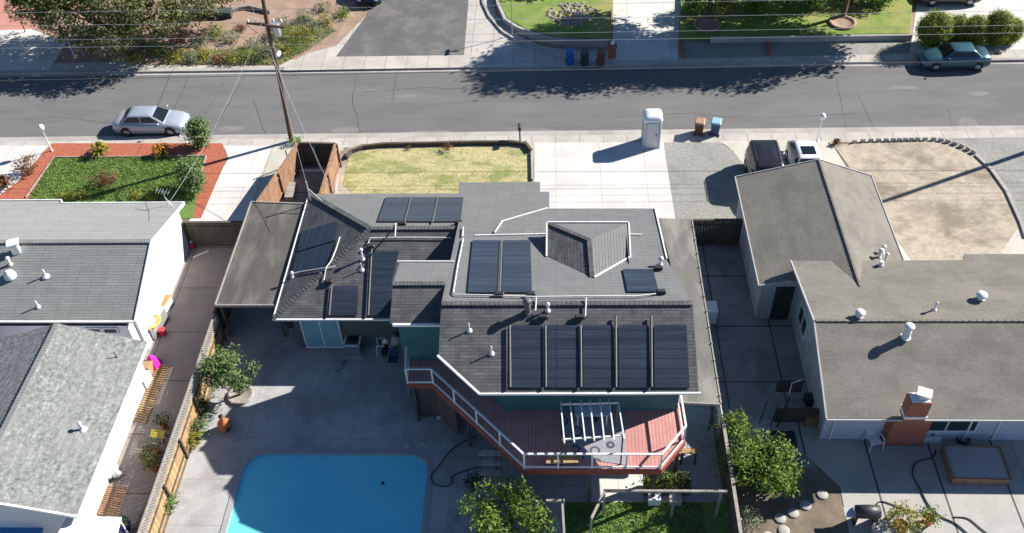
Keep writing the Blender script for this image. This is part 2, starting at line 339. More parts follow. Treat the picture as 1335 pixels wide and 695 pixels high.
def spiky(name, label, px, py, r, h, n, mm, group=None):
    p = at(px, py, .02); t = thing(name, label, 'plant', p, group); b = MB()
    for _ in range(n):
        a = R.uniform(0, 6.28); e = R.uniform(.15, 1.25); L_ = r*R.uniform(.75, 1.1); d = V((math.cos(a)*math.cos(e), math.sin(a)*math.cos(e), 0)); s_ = V((-math.sin(a), math.cos(a), 0))*r*.06
        mid = p+d*L_*.55+V((0, 0, h*math.sin(e)*.8+.08)); tip = p+d*L_+V((0, 0, h*math.sin(e)*.8))
        b.face([p-s_*.5, mid-s_, tip, mid+s_, p+s_*.5])
    b.build('leaf_rosette', mm, t); k = MB(); k.tube([p, p+V((0, 0, h*.3))], r*.12, 7); k.build('stem', 'pole', t); return t
#PART2
# ================================================================== THE SETTING
def ext(a, b, t): return a+(b-a)*t
n0, n1 = at(0, 181.2), at(1335, 165.7); f0, f1 = at(0, 95.5), at(1335, 78)
NW_, NE_ = ext(n0, n1, -1.2), ext(n0, n1, 2.2); FW_, FE_ = ext(f0, f1, -1.2), ext(f0, f1, 2.2)
b = MB(); b.face([(-400, -60, -.16), (400, -60, -.16), (400, 700, -.16), (-400, 700, -.16)]); b.build('ground', 'ground')['kind'] = 'structure'
b = MB(); b.face([V((*NW_.xy, -.13)), V((*NE_.xy, -.13)), V((*FE_.xy, -.13)), V((*FW_.xy, -.13))]); b.build('street', 'asphalt')['kind'] = 'structure'
def rrect(x0, x1, y0, y1, r, k=6):
    o = []
    for cx, cy, a0 in ((x1-r, y1-r, 0), (x0+r, y1-r, 90), (x0+r, y0+r, 180), (x1-r, y0+r, 270)):
        for i in range(k+1): a = math.radians(a0+90*i/k); o.append((cx+r*math.cos(a), cy+r*math.sin(a)))
    return o
pool_o = rrect(-14.2, -5.78, 14.0, 24.55, .95); cop = rrect(-14.45, -5.53, 13.75, 24.8, 1.15)
b = MB(); outer = [(NW_.x, NW_.y), (NE_.x, NE_.y), (NE_.x, -20), (NW_.x, -20)]; b.holed(outer, [pool_o], 0)
b.face([V((*NW_.xy, -.16)), V((*NE_.xy, -.16)), V((*NE_.xy, 0)), V((*NW_.xy, 0))]); b.build('terrain', 'dirt')['kind'] = 'structure'
b = MB(); b.prism([FW_, FE_, (FE_.x, 200), (FW_.x, 200)], -.16, 0); b.build('terrain', 'brown')['kind'] = 'structure'
def strip(name, a, c, off0, off1, z, mm, drop=0):
    d = (c-a).normalized(); n = V((-d.y, d.x, 0)); b = MB()
    b.slab([V((*(a+n*off0).xy, z)), V((*(c+n*off0).xy, z)), V((*(c+n*off1).xy, z)), V((*(a+n*off1).xy, z))], max(.004, drop)); o = b.build(name, mm); o['kind'] = 'structure'
strip('kerb', NW_, NE_, -.32, .04, .012, 'curb', .16); strip('gutter', NW_, NE_, .04, .34, -.118, 'curb')
strip('pavement', NW_, NE_, -1.35, -.32, .010, 'walk')
strip('kerb', FW_, FE_, -.04, .28, .012, 'curb', .16); strip('gutter', FW_, FE_, -.34, -.04, -.118, 'curb')
strip('pavement', FW_, FE_, .28, 1.25, .010, 'walk')
# street wear: tar seams and pale patches
b = MB()
def seam(px, w_=.032, z=-.126):
    q = [at(x+R.uniform(-2, 2), y) for x, y in px]; pts = []
    for i in range(len(q)-1):
        for k in range(5): c = q[i].lerp(q[i+1], k/5)+V((R.uniform(-.06, .06), R.uniform(-.06, .06), 0)); pts.append(c)
    pts.append(q[-1])
    for i in range(len(pts)-1):
        d = (pts[i+1]-pts[i]).normalized(); n = V((-d.y, d.x, 0))*w_*R.uniform(.6, 1.3)/2; b.face([V((*(pts[i]-n).xy, z)), V((*(pts[i+1]-n).xy, z)), V((*(pts[i+1]+n).xy, z)), V((*(pts[i]+n).xy, z))])
for px in ([(466, 92), (460, 130), (470, 172)], [(520, 92), (512, 130)], [(222, 150), (245, 100)], [(262, 150), (292, 105)], [(275, 172), (300, 130), (322, 92)], [(1090, 100), (1098, 140), (1104, 168)], [(1118, 120), (1142, 168)], [(1236, 140), (1242, 168)], [(470, 118), (560, 112), (660, 118)], [(330, 128), (345, 175)], [(800, 150), (900, 146), (1000, 152), (1120, 146)], [(60, 150), (160, 160)]): seam(px)
b.build('street_seams', 'seal')['kind'] = 'structure'
b = MB(); pl = mat('pale_patch', (.21, .205, .2), .92, .15, 1.5)
for x, y, w_, d_ in ((530, 124, .9, .35), (1262, 158, .9, .6), (450, 168, 1.4, .4), (560, 170, 2.2, .3), (1275, 120, 1.1, .3), (700, 168, 1.6, .25), (1180, 112, 1.2, .25), (300, 166, 1.3, .3)):
    p = at(x, y); n = 11; b.face([(p.x+w_*R.uniform(.6, 1)*math.cos(a), p.y+d_*R.uniform(.6, 1)*math.sin(a), -.1265) for a in [2*math.pi*i/n for i in range(n)]])
b.build('street_patches', pl)['kind'] = 'structure'
# near side ground surfaces
yl = lambda x: n0.y+(n1.y-n0.y)*(x-n0.x)/(n1.x-n0.x)-1.3
sheet('driveway', [(-60, 190), (62, 190), (20, 248), (15, 300), (-80, 300)], .014, 'drive')
sheet('mulch_bed', [(68, 187), (290, 187), (296, 207), (262, 285), (-20, 290), (-10, 262), (22, 238)], .016, 'mulch')
sheet('lawn', [(71, 206), (269, 204), (262, 222), (252, 285), (22, 285)], .03, 'lawn')
grass('grass', [(71, 206), (269, 204), (262, 222), (252, 262), (36, 262)], .03, 15000, .09, 'grassblade', 'short green lawn inside the red mulch bed')
b = MB()
for p_, q_ in (((71, 206), (269, 204)), ((71, 206), (34, 258)), ((269, 204), (258, 238))): b.beam(at(*p_)+V((0, 0, .05)), at(*q_)+V((0, 0, .05)), .07, .1)
tag(b.build('lawn_edging', 'woodgrey'), 'thin timber edging strip around the green lawn', 'edging')
sheet('driveway', [(292, 190), (356, 190), (334, 240), (328, 290), (245, 290), (272, 250), (298, 207)], .014, 'drive')
sheet('path', [(352, 190), (448, 190), (445, 262), (320, 275)], .012, 'apron')
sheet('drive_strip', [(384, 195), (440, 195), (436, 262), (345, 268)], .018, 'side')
sheet('front_soil', [(444, 197), (470, 188), (697, 186), (697, 262), (440, 262)], .0185, 'sand')
LW = [(455, 205), (480, 196), (560, 193), (640, 192), (686, 195), (692, 206), (694, 262), (470, 262), (447, 240)]
sheet('dry_lawn', LW, .03, 'drylawn')
grass('grass', LW, .03, 2500, .035, 'dryblade', 'patchy yellowing lawn in front of the middle house')
sheet('driveway', [(694, 186), (865, 186), (884, 300), (890, 330), (700, 330)], .014, 'drive')
sheet('gravel_drive', [(865, 186), (938, 186), (955, 196), (968, 213), (985, 250), (985, 305), (884, 305)], .020, 'gravel')
sheet('driveway', [(938, 184), (1082, 184), (1092, 200), (1130, 262), (1196, 345), (980, 345), (985, 300), (985, 250), (968, 213), (955, 196)], .014, 'apron')
SD = [(1086, 189), (1200, 183), (1232, 185), (1258, 193), (1285, 215), (1312, 250), (1331, 292), (1290, 350), (1196, 350), (1160, 300), (1128, 258), (1105, 215)]
sheet('dry_yard', SD, .022, 'sand')
sheet('side_gravel', [(1200, 181), (1420, 178), (1420, 320), (1345, 312), (1331, 292), (1312, 250), (1285, 215), (1258, 193), (1232, 183)], .018, 'gravel')
sheet('path', [(1331, 292), (1420, 330), (1420, 380), (1280, 380), (1290, 345)], .016, 'apron')
# yards
b = MB(); b.holed([(-17.02, 41), (7.2, 41), (7.2, 12), (-17.02, 12)], [cop], .010); b.build('pool_patio', 'patio')['kind'] = 'structure'
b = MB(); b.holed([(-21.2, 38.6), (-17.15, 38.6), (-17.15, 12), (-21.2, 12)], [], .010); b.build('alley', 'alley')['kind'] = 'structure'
b = MB(); b.holed([(-33, 39), (-21.2, 39), (-21.2, 12), (-33, 12)], [], .010); b.build('yard', 'patio')['kind'] = 'structure'
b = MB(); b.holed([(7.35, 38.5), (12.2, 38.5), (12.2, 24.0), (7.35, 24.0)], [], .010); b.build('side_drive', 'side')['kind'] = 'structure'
sheet('patio', [(940, 548), (1100, 548), (1096, 636), (1049, 592), (950, 592)], .014, 'yardslab')
sheet('patio', [(1078, 540), (1400, 540), (1420, 760), (1120, 760), (1100, 660)], .018, 'yardslab')
sheet('planting_bed', [(289, 440), (300, 470), (281, 500), (262, 560), (245, 600), (232, 640), (213, 700), (200, 740), (150, 740), (235, 560), (262, 500)], .02, 'dirt')
LB = [(737, 657), (915, 657), (925, 740), (735, 740)]
sheet('lawn', [(735, 655), (950, 655), (960, 760), (735, 760)], .024, 'lawn'); grass('grass', LB, .024, 7000, .08, 'grassblade', 'green lawn patch behind the timber arbor')
sheet('path', [(765, 612), (838, 612), (838, 657), (765, 657)], .022, 'drive')
# far side ground surfaces
sheet('driveway', [(-80, 92), (64, 91), (88, 55), (40, 38), (-80, 38)], .016, 'drive')
sheet('terrace', [(-80, 42), (-80, -20), (55, -20), (48, 38)], .02, mat('pink_paving', (.50, .24, .20), .9, .1, 1))
sheet('side_street', [(438, 74), (605, 72), (613, -25), (492, -25), (478, 20)], .018, 'asphalt2')
sheet('pavement', [(370, 88), (640, 84), (745, 80), (880, 78), (1200, 68), (1400, 62), (1400, 72), (1200, 78), (370, 92)], .013, 'walk')
sheet('pavement', [(365, 90), (400, 70), (438, 60), (478, 20), (492, -25), (500, -25), (480, 22), (440, 74), (605, 72), (613, -25), (640, -25), (647, 20), (668, 42), (705, 60), (745, 66), (792, 66), (800, 80), (640, 86)], .012, 'walk')
sheet('driveway', [(798, 79), (884, 78), (888, -25), (800, -25)], .016, 'drive')
sheet('gravel_strip', [(884, 77), (890, 55), (1190, 52), (1190, 70)], .014, 'gravel')
sheet('driveway', [(1186, 69), (1200, -25), (1420, -25), (1420, 62)], .016, 'drive')
sheet('garden', [(180, 85), (365, 86), (400, 66), (440, 45), (478, -20), (180, -20)], .015, 'brown')
def raised(px, h, mm, name='lawn'):
    b = MB(); b.prism(P(px), 0.0, h); o = b.build(name, mm); o['kind'] = 'structure'
RL = [(649, -30), (652, 10), (662, 30), (690, 46), (725, 55), (796, 57), (799, -30)]
raised(RL, .42, 'farlawn')
RR = [(886, 53), (925, 52), (1184, 49), (1192, -30), (888, -30)]
raised(RR, .34, 'farlawn')
def wall_line(name, px, h, th, mm, label, cat='wall', z=0.):
    pts = P(px); b = MB()
    for i in range(len(pts)-1):
        d = (pts[i+1]-pts[i]).normalized(); b.beam(pts[i]-d*.03*i+V((0, 0, z+h/2)), pts[i+1]+d*th*.35+V((0, 0, z+h/2)), th, h+.002*i)
    o = b.build(name, mm); return tag(o, label, cat)
wall_line('retaining_wall', [(646, -30), (649, 10), (659, 32), (674, 42), (698, 52), (724, 58), (760, 60), (792, 60)], .5, .22, 'curb', 'low curved concrete wall in front of the corner lawn')
wall_line('retaining_wall', [(926, 55), (1050, 54), (1186, 52)], .42, .22, 'curb', 'straight low concrete wall below the shady lawn')
wall_line('kerb_curve', [(626, -30), (630, 5), (638, 22), (655, 42), (680, 58), (710, 70), (745, 78)], .14, .18, 'curb', 'curved kerb running round the street corner', 'kerb')
# pool
b = MB(); b.holed(cop, [pool_o], .035)
for L_, rev in ((pool_o, 1), (cop, 0)):
    for i in range(len(L_)):
        p, q = L_[i], L_[(i+1) % len(L_)]; z1 = -.16 if rev else 0
        f = [(*p, z1), (*q, z1), (*q, .035), (*p, .035)]; b.face(list(reversed(f)) if rev else f)
t = thing('swimming_pool', 'large rounded swimming pool with turquoise water', 'pool', (-10, 19.3, 0)); b.build('coping', mat('pool_coping', (.34, .35, .355), .8, .1, 2), t)
wm = bpy.data.materials.new('pool_water'); wm.use_nodes = True; tt = wm.node_tree; pb = tt.nodes['Principled BSDF']
tc = N(tt, 'ShaderNodeTexCoord'); nz = N(tt, 'ShaderNodeTexNoise'); nz.inputs['Scale'].default_value = .16; nz.inputs['Detail'].default_value = 2; rp = N(tt, 'ShaderNodeValToRGB')
rp.color_ramp.elements[0].position = .3; rp.color_ramp.elements[0].color = (.10, .62, .78, 1); rp.color_ramp.elements[1].position = .75; rp.color_ramp.elements[1].color = (.22, .78, .85, 1)
tt.links.new(tc.outputs['Object'], nz.inputs[0]); tt.links.new(nz.outputs[0], rp.inputs[0]); tt.links.new(rp.outputs[0], pb.inputs['Base Color']); pb.inputs['Roughness'].default_value = .12
n2 = N(tt, 'ShaderNodeTexNoise'); n2.inputs['Scale'].default_value = 5; n2.inputs['Detail'].default_value = 3; tt.links.new(tc.outputs['Object'], n2.inputs[0])
bp = N(tt, 'ShaderNodeBump'); bp.inputs['Strength'].default_value = .35; bp.inputs['Distance'].default_value = .02; tt.links.new(n2.outputs[0], bp.inputs['Height']); tt.links.new(bp.outputs[0], pb.inputs['Normal'])
M['water'] = wm
b = MB(); b.holed(pool_o, [], -.07); o = b.build('water', 'water'); o['kind'] = 'structure'
p = at(499, 630, -.06); b = MB(); b.sphere(p, (.09, .09, .05), 10); tag(b.build('floating_thermometer', 'dark'), 'small dark float on the pool water', 'float')
for i, (x, y) in enumerate([(532, 579), (551, 577)]):
    p = at(x, y); b = MB(); b.lathe([(.16, 0), (.16, .02), (.13, .03), (.04, .035)], p+V((0, 0, .012)), 14)
    tag(b.build('skimmer_lid', 'curb'), ['round skimmer lid in the paving, the one nearer the pool corner on its left', 'round skimmer lid in the paving, the one nearer the deck'][i], 'lid', 'round lids beside the pool')
# ================================================================== HOUSES
def wallvol(name, foot, zf, mm, parent, ysplit=(), xsplit=(), z0=0.):
    b = MB()
    for i in range(len(foot)):
        p, q = V((*foot[i], 0)), V((*foot[(i+1) % len(foot)], 0)); ts = {0., 1.}
        for ys in ysplit:
            if (p.y-ys)*(q.y-ys) < 0: ts.add((ys-p.y)/(q.y-p.y))
        for xs in xsplit:
            if (p.x-xs)*(q.x-xs) < 0: ts.add((xs-p.x)/(q.x-p.x))
        ts = sorted(ts)
        for a, c in zip(ts, ts[1:]):
            u, v = p.lerp(q, a), p.lerp(q, c); b.face([(u.x, u.y, z0), (v.x, v.y, z0), (v.x, v.y, zf(v.x, v.y)), (u.x, u.y, zf(u.x, u.y))])
    return b.build(name, mm, parent)
def edge(b, pts, w_=.09, h_=.14, dz=-.05):
    for p, q in zip(pts, pts[1:]): b.beam(V(p)+V((0, 0, dz)), V(q)+V((0, 0, dz)), w_, h_)
def vent(parent, p, h, r, mm='pvc', base=.13, cap=None, name='roof_vent', lean=(0, 0)):
    b = MB(); p = V(p); b.lathe([(base, -.02), (base*.9, .03), (r*1.4, .09)], p, 10); b.lathe([(r, 0), (r, h), (r*.8, h+.01)], p, 10)
    if cap: b.lathe([(cap*.6, h-.05), (cap, h), (cap*.9, h+.08), (cap*.3, h+.13)], p, 12)
    return b.build(name, mm, parent)
def window(parent, c, ax, n, w_, h_, gm='glass', fr='white', panes=2, door=False, sill=True):
    # c centre on the wall, ax horizontal unit, n outward
    ax, n, c = V(ax), V(n), V(c); up = V((0, 0, 1)); b = MB(); t = .07
    for s in (-1, 1): b.obox(c+ax*s*(w_/2)+n*.03, ax*t, n*.08, up*(h_+t))
    for s in (-1, 1): b.obox(c+up*s*(h_/2)+n*.03, ax*(w_-t-.004), n*.078, up*t)
    for k in range(1, panes): b.obox(c+ax*(w_*(k/panes-.5))+n*.028, ax*t*.8, n*.07, up*(h_-t-.004))
    f = b.build('door' if door else 'window', fr, parent)
    g = MB(); g.obox(c+n*.012, ax*(w_-.05), n*.02, up*(h_-.05)); g.build('pane', gm, f); return f
# ---- main house
H = thing('main_house', 'grey shingled split level house with solar collectors and teal walls', 'house', (-3, 31, 0))
PN = pl_y(27.4, 7.0, -.30); PS = pl_y(27.4, 7.0, .384)
WS, WN = pl_y(34.9, 4.55, .389), pl_y(34.9, 4.55, -.365); WW = pl_x(-9.3, 4.55, .414)
def zP(pl, x, y): p0, n = pl; return p0.z-((x-p0.x)*n.x+(y-p0.y)*n.y)/n.z
# wing (low) roof
sw, nw = V((-13.62, 30.4, zP(WS, 0, 30.4))), V((-13.62, 39.75, zP(WN, 0, 39.75))); r0 = V((-9.3, 34.9, 4.55)); r1 = V((-4.6, 34.9, 4.55))
b = MB(); b.slab([sw, r0, nw], .1); b.slab([sw, V((-7.2, 30.4, sw.z)), V((-4.6, 30.4, sw.z)), r1, r0], .1); b.build('wing_roof', 'sh_shade', H)
b = MB(); e1 = on(598, 252, WN); e2 = on(598, 238, WN); e3 = on(704, 237, WN); e4 = on(704, 250, WN); e5 = on(716, 250, WN); e6 = on(716, 274, WN)
b.slab([nw, r0, V((-1.0, 34.9, 4.55)), V((e6.x, 34.9, 4.55)), e6, e5, e4, e3, e2, e1], .1); b.build('front_roof', 'sh_lit', H)
# ridge caps
def caps(b, p, q, n, s=.13):
    for i in range(n):
        a = V(p).lerp(V(q), i/n); c = V(p).lerp(V(q), (i+.93)/n); b.beam(a+V((0, 0, .03)), c+V((0, 0, .015)), s*2, .05)
b = MB(); 
for p_, q_, n_ in ((sw, r0, 34), (nw, r0, 34), (r0, r1, 24), (V((-4.85, 27.4, 7)), V((5.72, 27.4, 7)), 52)): b = MB(); caps(b, p_, q_, n_); b.build('ridge_cap', 'sh_shade', H)
# block roof
A0, A1 = V((-4.88, 27.4, 7)), V((5.72, 27.4, 7))
s1 = on(911, 511, PS); s2 = on(625, 512, PS); s3 = on(577, 462, PS)
bs = [A0, A1, V((5.72, s1.y, s1.z)), s2, V((-4.88, s3.y, s3.z))]
k = MB(); k.slab(bs, .12); k.build('upper_roof_south', 'sh_shade', H)
na = on(714, 272, PN); nb = on(853, 272, PN); nc = on(862, 338, PN); nd = on(645, 305, PN); ne = on(596, 300, PN)
sm0, sm1, sm2 = on(512, 370, PN), on(518, 342, PN), on(592, 342, PN)
k = MB(); k.slab([A0, V((-4.88, sm0.y, sm0.z)), V((sm0.x, sm0.y, sm0.z)), V((sm0.x, sm1.y, sm1.z)), V((-4.88, sm1.y, sm1.z)), V((-4.88, 35.25, zP(PN, 0, 35.25))), V((nd.x+.3, 35.25, zP(PN, 0, 35.25))), na, nb, V((nb.x+.02, nc.y, nc.z)), A1], .12); k.build('upper_roof_north', 'sh_lit', H)
PS2 = pl_y(sm0.y, sm0.z, .384); g0, g1 = on(512, 422, PS2), on(576, 423, PS2)
k = MB(); k.slab([V((sm0.x, sm0.y, sm0.z)), V((-4.3, sm0.y, sm0.z)), V((-4.3, g0.y, g0.z)), V((sm0.x, g0.y, g0.z))], .1); k.build('entry_roof', 'sh_shade', H)
b = MB(); caps(b, sm0, V((-4.9, sm0.y, sm0.z)), 14); b.build('ridge_cap', 'sh_shade', H)
# popup
pa_, pf = on(714, 335, PN), None; za = pa_.z; A = at(714, 291, za); Bp = at(819, 291, za); Cp = on(822, 335, PN); Dp = on(772, 362, PN); Ep = at(768, 313, Dp.z)
Cp = V((Cp.x, Cp.y, za)); k = MB(); k.face([A, V((A.x, pa_.y, za)), Dp, Ep]); w_o = k.build('dormer_roof_west', 'sh_shade', H)
k = MB(); k.face([A, Ep, Bp]); k.face([Bp, Ep, Dp, Cp]); k.build('dormer_roof_east', 'sh_lit', H)
k = MB(); zN = lambda x, y: zP(PN, x, y)-.05; c4 = [(A.x+.12, pa_.y-1.), (A.x+.12, A.y-.12), (Bp.x-.12, Bp.y-.12), (Cp.x-.12, Cp.y-1.)]
for i in range(3):
    p, q = c4[i], c4[i+1]; k.face([(*p, zN(*p)), (*q, zN(*q)), (*q, za-.02), (*p, za-.02)])
k.build('dormer_wall', 'green_gray', H)
k = MB(); caps(k, A, Ep, 12, .1); caps(k, Ep, Dp, 10, .1); k.build('dormer_ridge_caps', 'sh_shade', H)
# white trim / gutters
k = MB(); edge(k, [V((5.8, s1.y-.03, s1.z)), V((s2.x, s2.y-.03, s2.z)), V((-4.93, s3.y-.03, s3.z))], .085, .1); k.build('gutter', 'white', H)
k = MB(); edge(k, [V((-7.2, 30.36, sw.z)), sw+V((-.04, -.04, 0)), nw+V((-.04, 0, 0))], .075, .1); k.build('gutter', 'white', H)
k = MB(); edge(k, [V((g0.x, g0.y-.04, g0.z)), V((-4.9, g0.y-.04, g0.z))], .11, .12); k.build('gutter', 'white', H)
def trim(parent, name, mm, pts, *a): k = MB(); edge(k, pts, *a); return k.build(name, mm, parent)
trim(H, 'flashing', 'pvc', [A+V((-.04, 0, 0)), V((A.x-.04, pa_.y, za))], .07, .07, .03); trim(H, 'flashing', 'pvc', [A+V((0, .04, 0)), Bp+V((0, .04, 0))], .07, .07, .03); trim(H, 'flashing', 'pvc', [Bp+V((.03, 0, 0)), Cp, Dp+V((.1, 0, 0))], .07, .07, .03)
trim(H, 'flashing', 'pvc', [nd+V((0, 0, .06)), V((nd.x+.3, 35.25, zP(PN, 0, 35.25))), na], .06, .06, .04); trim(H, 'flashing', 'pvc', [on(619, 307.5, PN), on(713, 305.5, PN)], .06, .06, .03); trim(H, 'flashing', 'pvc', [on(819, 306, PN), on(836, 306.5, PN)], .06, .06, .03)
trim(H, 'flashing', 'pvc', [nb+V((.03, 0, 0)), V((nb.x+.05, nc.y, nc.z))], .07, .07, .03); trim(H, 'flashing', 'pvc', [on(518, 341.5, PN), on(592, 341.5, PN)], .06, .07, .03); trim(H, 'flashing', 'pvc', [na, nb], .04, .05, .0)
# walls
blk = [(-4.2, 27.1), (-2.2, 25.0), (5.2, 25.0), (5.2, 33.0), (4.5, 35.4), (-.6, 35.4), (-4.3, 34.5)]
wallvol('wall', blk, lambda x, y: min(zP(PN, x, y), zP(PS, x, y))-.1, 'teal', H, ysplit=(27.4,))
wallvol('wall', [(-13.0, 31.0), (-7.05, 31.0), (-4.4, 31.0), (-4.4, 39.0), (-13.0, 39.0)], lambda x, y: min(zP(WW, x, y), zP(WS, x, y), zP(WN, x, y))-.1, 'green_gray', H, ysplit=(34.9,))
wallvol('wall', [(-5.0, 34), (-1.0, 34), (-1.0, 39.7), (-5, 39.7)], lambda x, y: min(zP(WS, x, y), zP(WN, x, y))-.1, 'teal', H, ysplit=(34.9,))
wallvol('wall', [(-7.0, g0.y+.45), (-4.25, g0.y+.45), (-4.25, sm1.y-.2), (-7.0, sm1.y-.2)], lambda x, y: min(zP(PS2, x, y), zP(PN, x, y))-.1, 'teal', H, ysplit=(sm0.y,))
# sliding door under the wing eave
dl, dr = at(404, 440.5), at(451, 441); cx = (dl.x+dr.x)/2; window(H, (cx, 31.0, 1.07), (1, 0, 0), (0, -1, 0), dr.x-dl.x, 2.05, 'glass2', 'white', 2, door=True)
# awning frame on the chamfered eave
k = MB(); q = [on(594, 483, PS, -.1), on(600, 482, PS, -.1), on(627, 510, PS, -.1), on(622, 515, PS, -.1)]; q = [at(594, 484, 5.1), at(599, 480, 5.1), at(629, 508, 5.1), at(624, 514, 5.1)]
for i in range(4): k.beam(q[i], q[(i+1) % 4], .06, .06)
k.build('awning_frame', 'white', H)
# solar collectors
def panel(px, pl, th=.05):
    k = MB(); k.slab([on(x, y, pl, .08) for x, y in px], th); o = k.build('solar_panel', 'solar', H); return o
for a, c, d, e in [(667, 708, 666.5, 708.5), (713.5, 754.5, 714, 755.5), (760, 800, 760.5, 802), (806, 846, 807, 848.5), (852.5, 895, 853.5, 899)]: panel([(a, 424), (c, 424), (e, 505), (d, 505)], PS)
for q in ([(616, 313), (652, 313), (649, 381), (609.5, 381)], [(656, 313), (691.5, 313), (693.5, 381), (654, 381)], [(812, 350.5), (851, 350.5), (859, 380), (818, 380)]): panel(q, PN)
for q in ([(503, 257), (535.5, 257), (526, 288.5), (492, 288.5)], [(537.5, 257), (569.5, 257), (562, 288.5), (529.5, 288.5)], [(572, 257), (604, 257), (600.5, 288.5), (565.5, 288.5)]): panel(q, WN)
for q in ([(393, 302), (440, 288), (437, 313), (387, 328)], [(386.5, 330), (436.5, 315), (424, 347), (380, 356)]): panel(q, WW)
for q in ([(485.5, 327), (520, 327), (511, 366), (511, 411), (482, 411)], [(434, 373), (467, 373), (465.5, 410.5), (430, 410.5)]): panel(q, WS)
def header(a, c, pl, o_, r): k = MB(); k.tube([on(*a, pl, o_), on(*c, pl, o_)], r, 8); k.build('collector_header', 'pipe_grey', H)
for x in (664.5, 711, 757, 802.7, 849): header((x, 412 if x > 800 else 424), (x+.6, 504.5), PS, .13, .05)
header((654, 313), (651.5, 382), PN, .13, .05)
for a, c, d, e in [(536, 257, 527.5, 290), (570.5, 257, 564, 290)]: header((a, c), (d, e), WN, .12, .04)
for a, c, d, e in [(484.5, 324, 480, 411), (432.5, 371, 429, 411)]: header((a, c), (d, e), WS, .12, .045)
k = MB()
for q, pl in (([(604, 311), (597, 345), (591, 381), (594, 384), (640, 385)], PN), ([(640, 385), (700, 387), (764, 386), (830, 386), (855, 383)], PN), ([(699, 388), (698, 405)], PS), ([(764, 388), (763, 412)], PS),
             ([(480, 317), (483, 310), (530, 309.5), (588, 310)], WS), ([(437, 347), (425, 350), (422, 366)], WS), ([(443, 309), (438, 325), (432, 340), (425, 349)], WW), ([(604, 296), (603, 308)], PN), ([(516, 291), (515, 309)], WN), ([(380, 357), (394, 354), (425, 349)], WW)):
    k = MB(); k.tube([on(x, y, pl, .1) for x, y in q], .032, 6); k.build('white_pipe', 'pvc', H)
k = MB()
for x, y, pl in ((651, 383, PN), (692, 383, PN), (862, 380, PN), (858, 349, PN), (524, 291, WN), (598, 290, WN), (483, 321, WS), (428, 367, WS), (708, 413, PS), (756, 413, PS)):
    k = MB(); c = on(x, y, pl, .14); k.box(c, (.42, .2, .16), bev=.04); k.build('pipe_valve', 'dark', H)
for x, y, h, r, cp in ((612, 431, .45, .03, None), (641, 461, .45, .03, None), (688, 408, .7, .14, .2), (714, 405, .35, .04, .1)): vent(H, on(x, y, PS), h, r, 'pvc' if r < .1 else 'pipe_grey', cap=cp)
for x, y, h, r, cp in ((473, 338, .6, .045, .1), (472, 352, .45, .025, None)): vent(H, on(x, y, WS), h, r, cap=cp)
vent(H, on(382, 362, WW), .3, .05, cap=.09); vent(H, on(861, 345, PN), .35, .05, cap=.12)
# service mast on the front hip
k = MB(); p = on(405, 262, WW); k.tube([p, p+V((0, 0, 1.4))], .04, 8); k.tube([p+V((0, 0, .9)), p+V((.9, -.5, .25))], .025, 6); k.build('service_mast', 'metal', H)
# ---- lean-to roof along the right side
T = thing('side_canopy', 'long weathered flat canopy along the right wall of the middle house', 'canopy', (6.4, 31, 0))
b = MB(); q = [at(855, 284, 2.95), at(901, 286, 2.9), at(938, 526, 2.9), at(884, 523, 2.95)]; q[0].x = 5.0; q[3].x = 5.0; q[1].x = q[2].x = 7.08; b.slab(q, .1); b.build('roof', 'strip', T)
b = MB(); edge(b, [q[1]+V((.04, 0, .02)), q[2]+V((.04, 0, .02))], .06, .12); edge(b, [q[3]+V((0, -.04, 0)), q[2]+V((0, -.04, 0))], .06, .14)
for i in range(12):
    y = q[2].y+.4+i*1.0; b.tube([V((7.13, y, 2.9)), V((7.13, y, 3.0))], .03, 6)
b.build('fascia', 'woodgrey', T)
for y in (26, 30, 34, 37): b = MB(); b.box((7.0, y, 1.42), (.1, .1, 2.84)); b.build('post', 'wooddark', T)
# ---- carport on the left
T = thing('patio_cover', 'weathered flat patio roof between the alley and the dark hip roof', 'canopy', (-15.3, 35.3, 0))
q = [V((-16.8, 39.3, 2.6)), V((-13.72, 39.1, 2.6)), V((-13.72, 31.5, 2.6)), V((-16.8, 31.5, 2.6))]
b = MB(); b.slab(q, .1); b.build('roof', 'carport', T); b = MB(); edge(b, [q[1], q[0]+V((-.03, 0, 0)), q[3]+V((-.03, -.04, 0)), q[2]+V((0, -.04, 0))], .07, .15, -.02); b.build('fascia', 'woodgrey', T)
for x, y in ((-16.7, 31.7), (-16.7, 35.4), (-16.7, 39), (-13.9, 31.7)): b = MB(); b.box((x, y, 1.24), (.1, .1, 2.48)); b.build('post', 'wooddark', T)
# ---- left neighbour
L1 = thing('left_house', 'light grey roofed house with a bright white gable end wall by the alley', 'house', (-26, 32, 0))
LN_, LS_ = pl_y(34.4, 4.2, -.297), pl_y(34.4, 4.2, .36); LE, LWp = pl_x(-23.35, 4.0, -.335), pl_x(-23.35, 4.0, .335)
b = MB(); b.slab([V((-20.5, 34.4, 4.2)), V((-45, 34.4, 4.2)), V((-45, 39.4, zP(LN_, 0, 39.4))), V((-27.6, 39.4, zP(LN_, 0, 39.4))), V((-27.4, 39.0, zP(LN_, 0, 39.0))), V((-20.5, 39.0, zP(LN_, 0, 39.0)))], .12); b.build('roof_north', 'sh_leftn', L1)
b = MB(); b.slab([V((-20.5, 34.4, 4.2)), V((-45, 34.4, 4.2)), V((-45, 30.3, zP(LS_, 0, 30.3))), V((-20.5, 30.3, zP(LS_, 0, 30.3)))], .12); b.build('roof_south', 'sh_left', L1)
b = MB(); caps(b, V((-20.5, 34.4, 4.2)), V((-33, 34.4, 4.2)), 60, .12); b.build('ridge_caps', 'sh_left', L1)
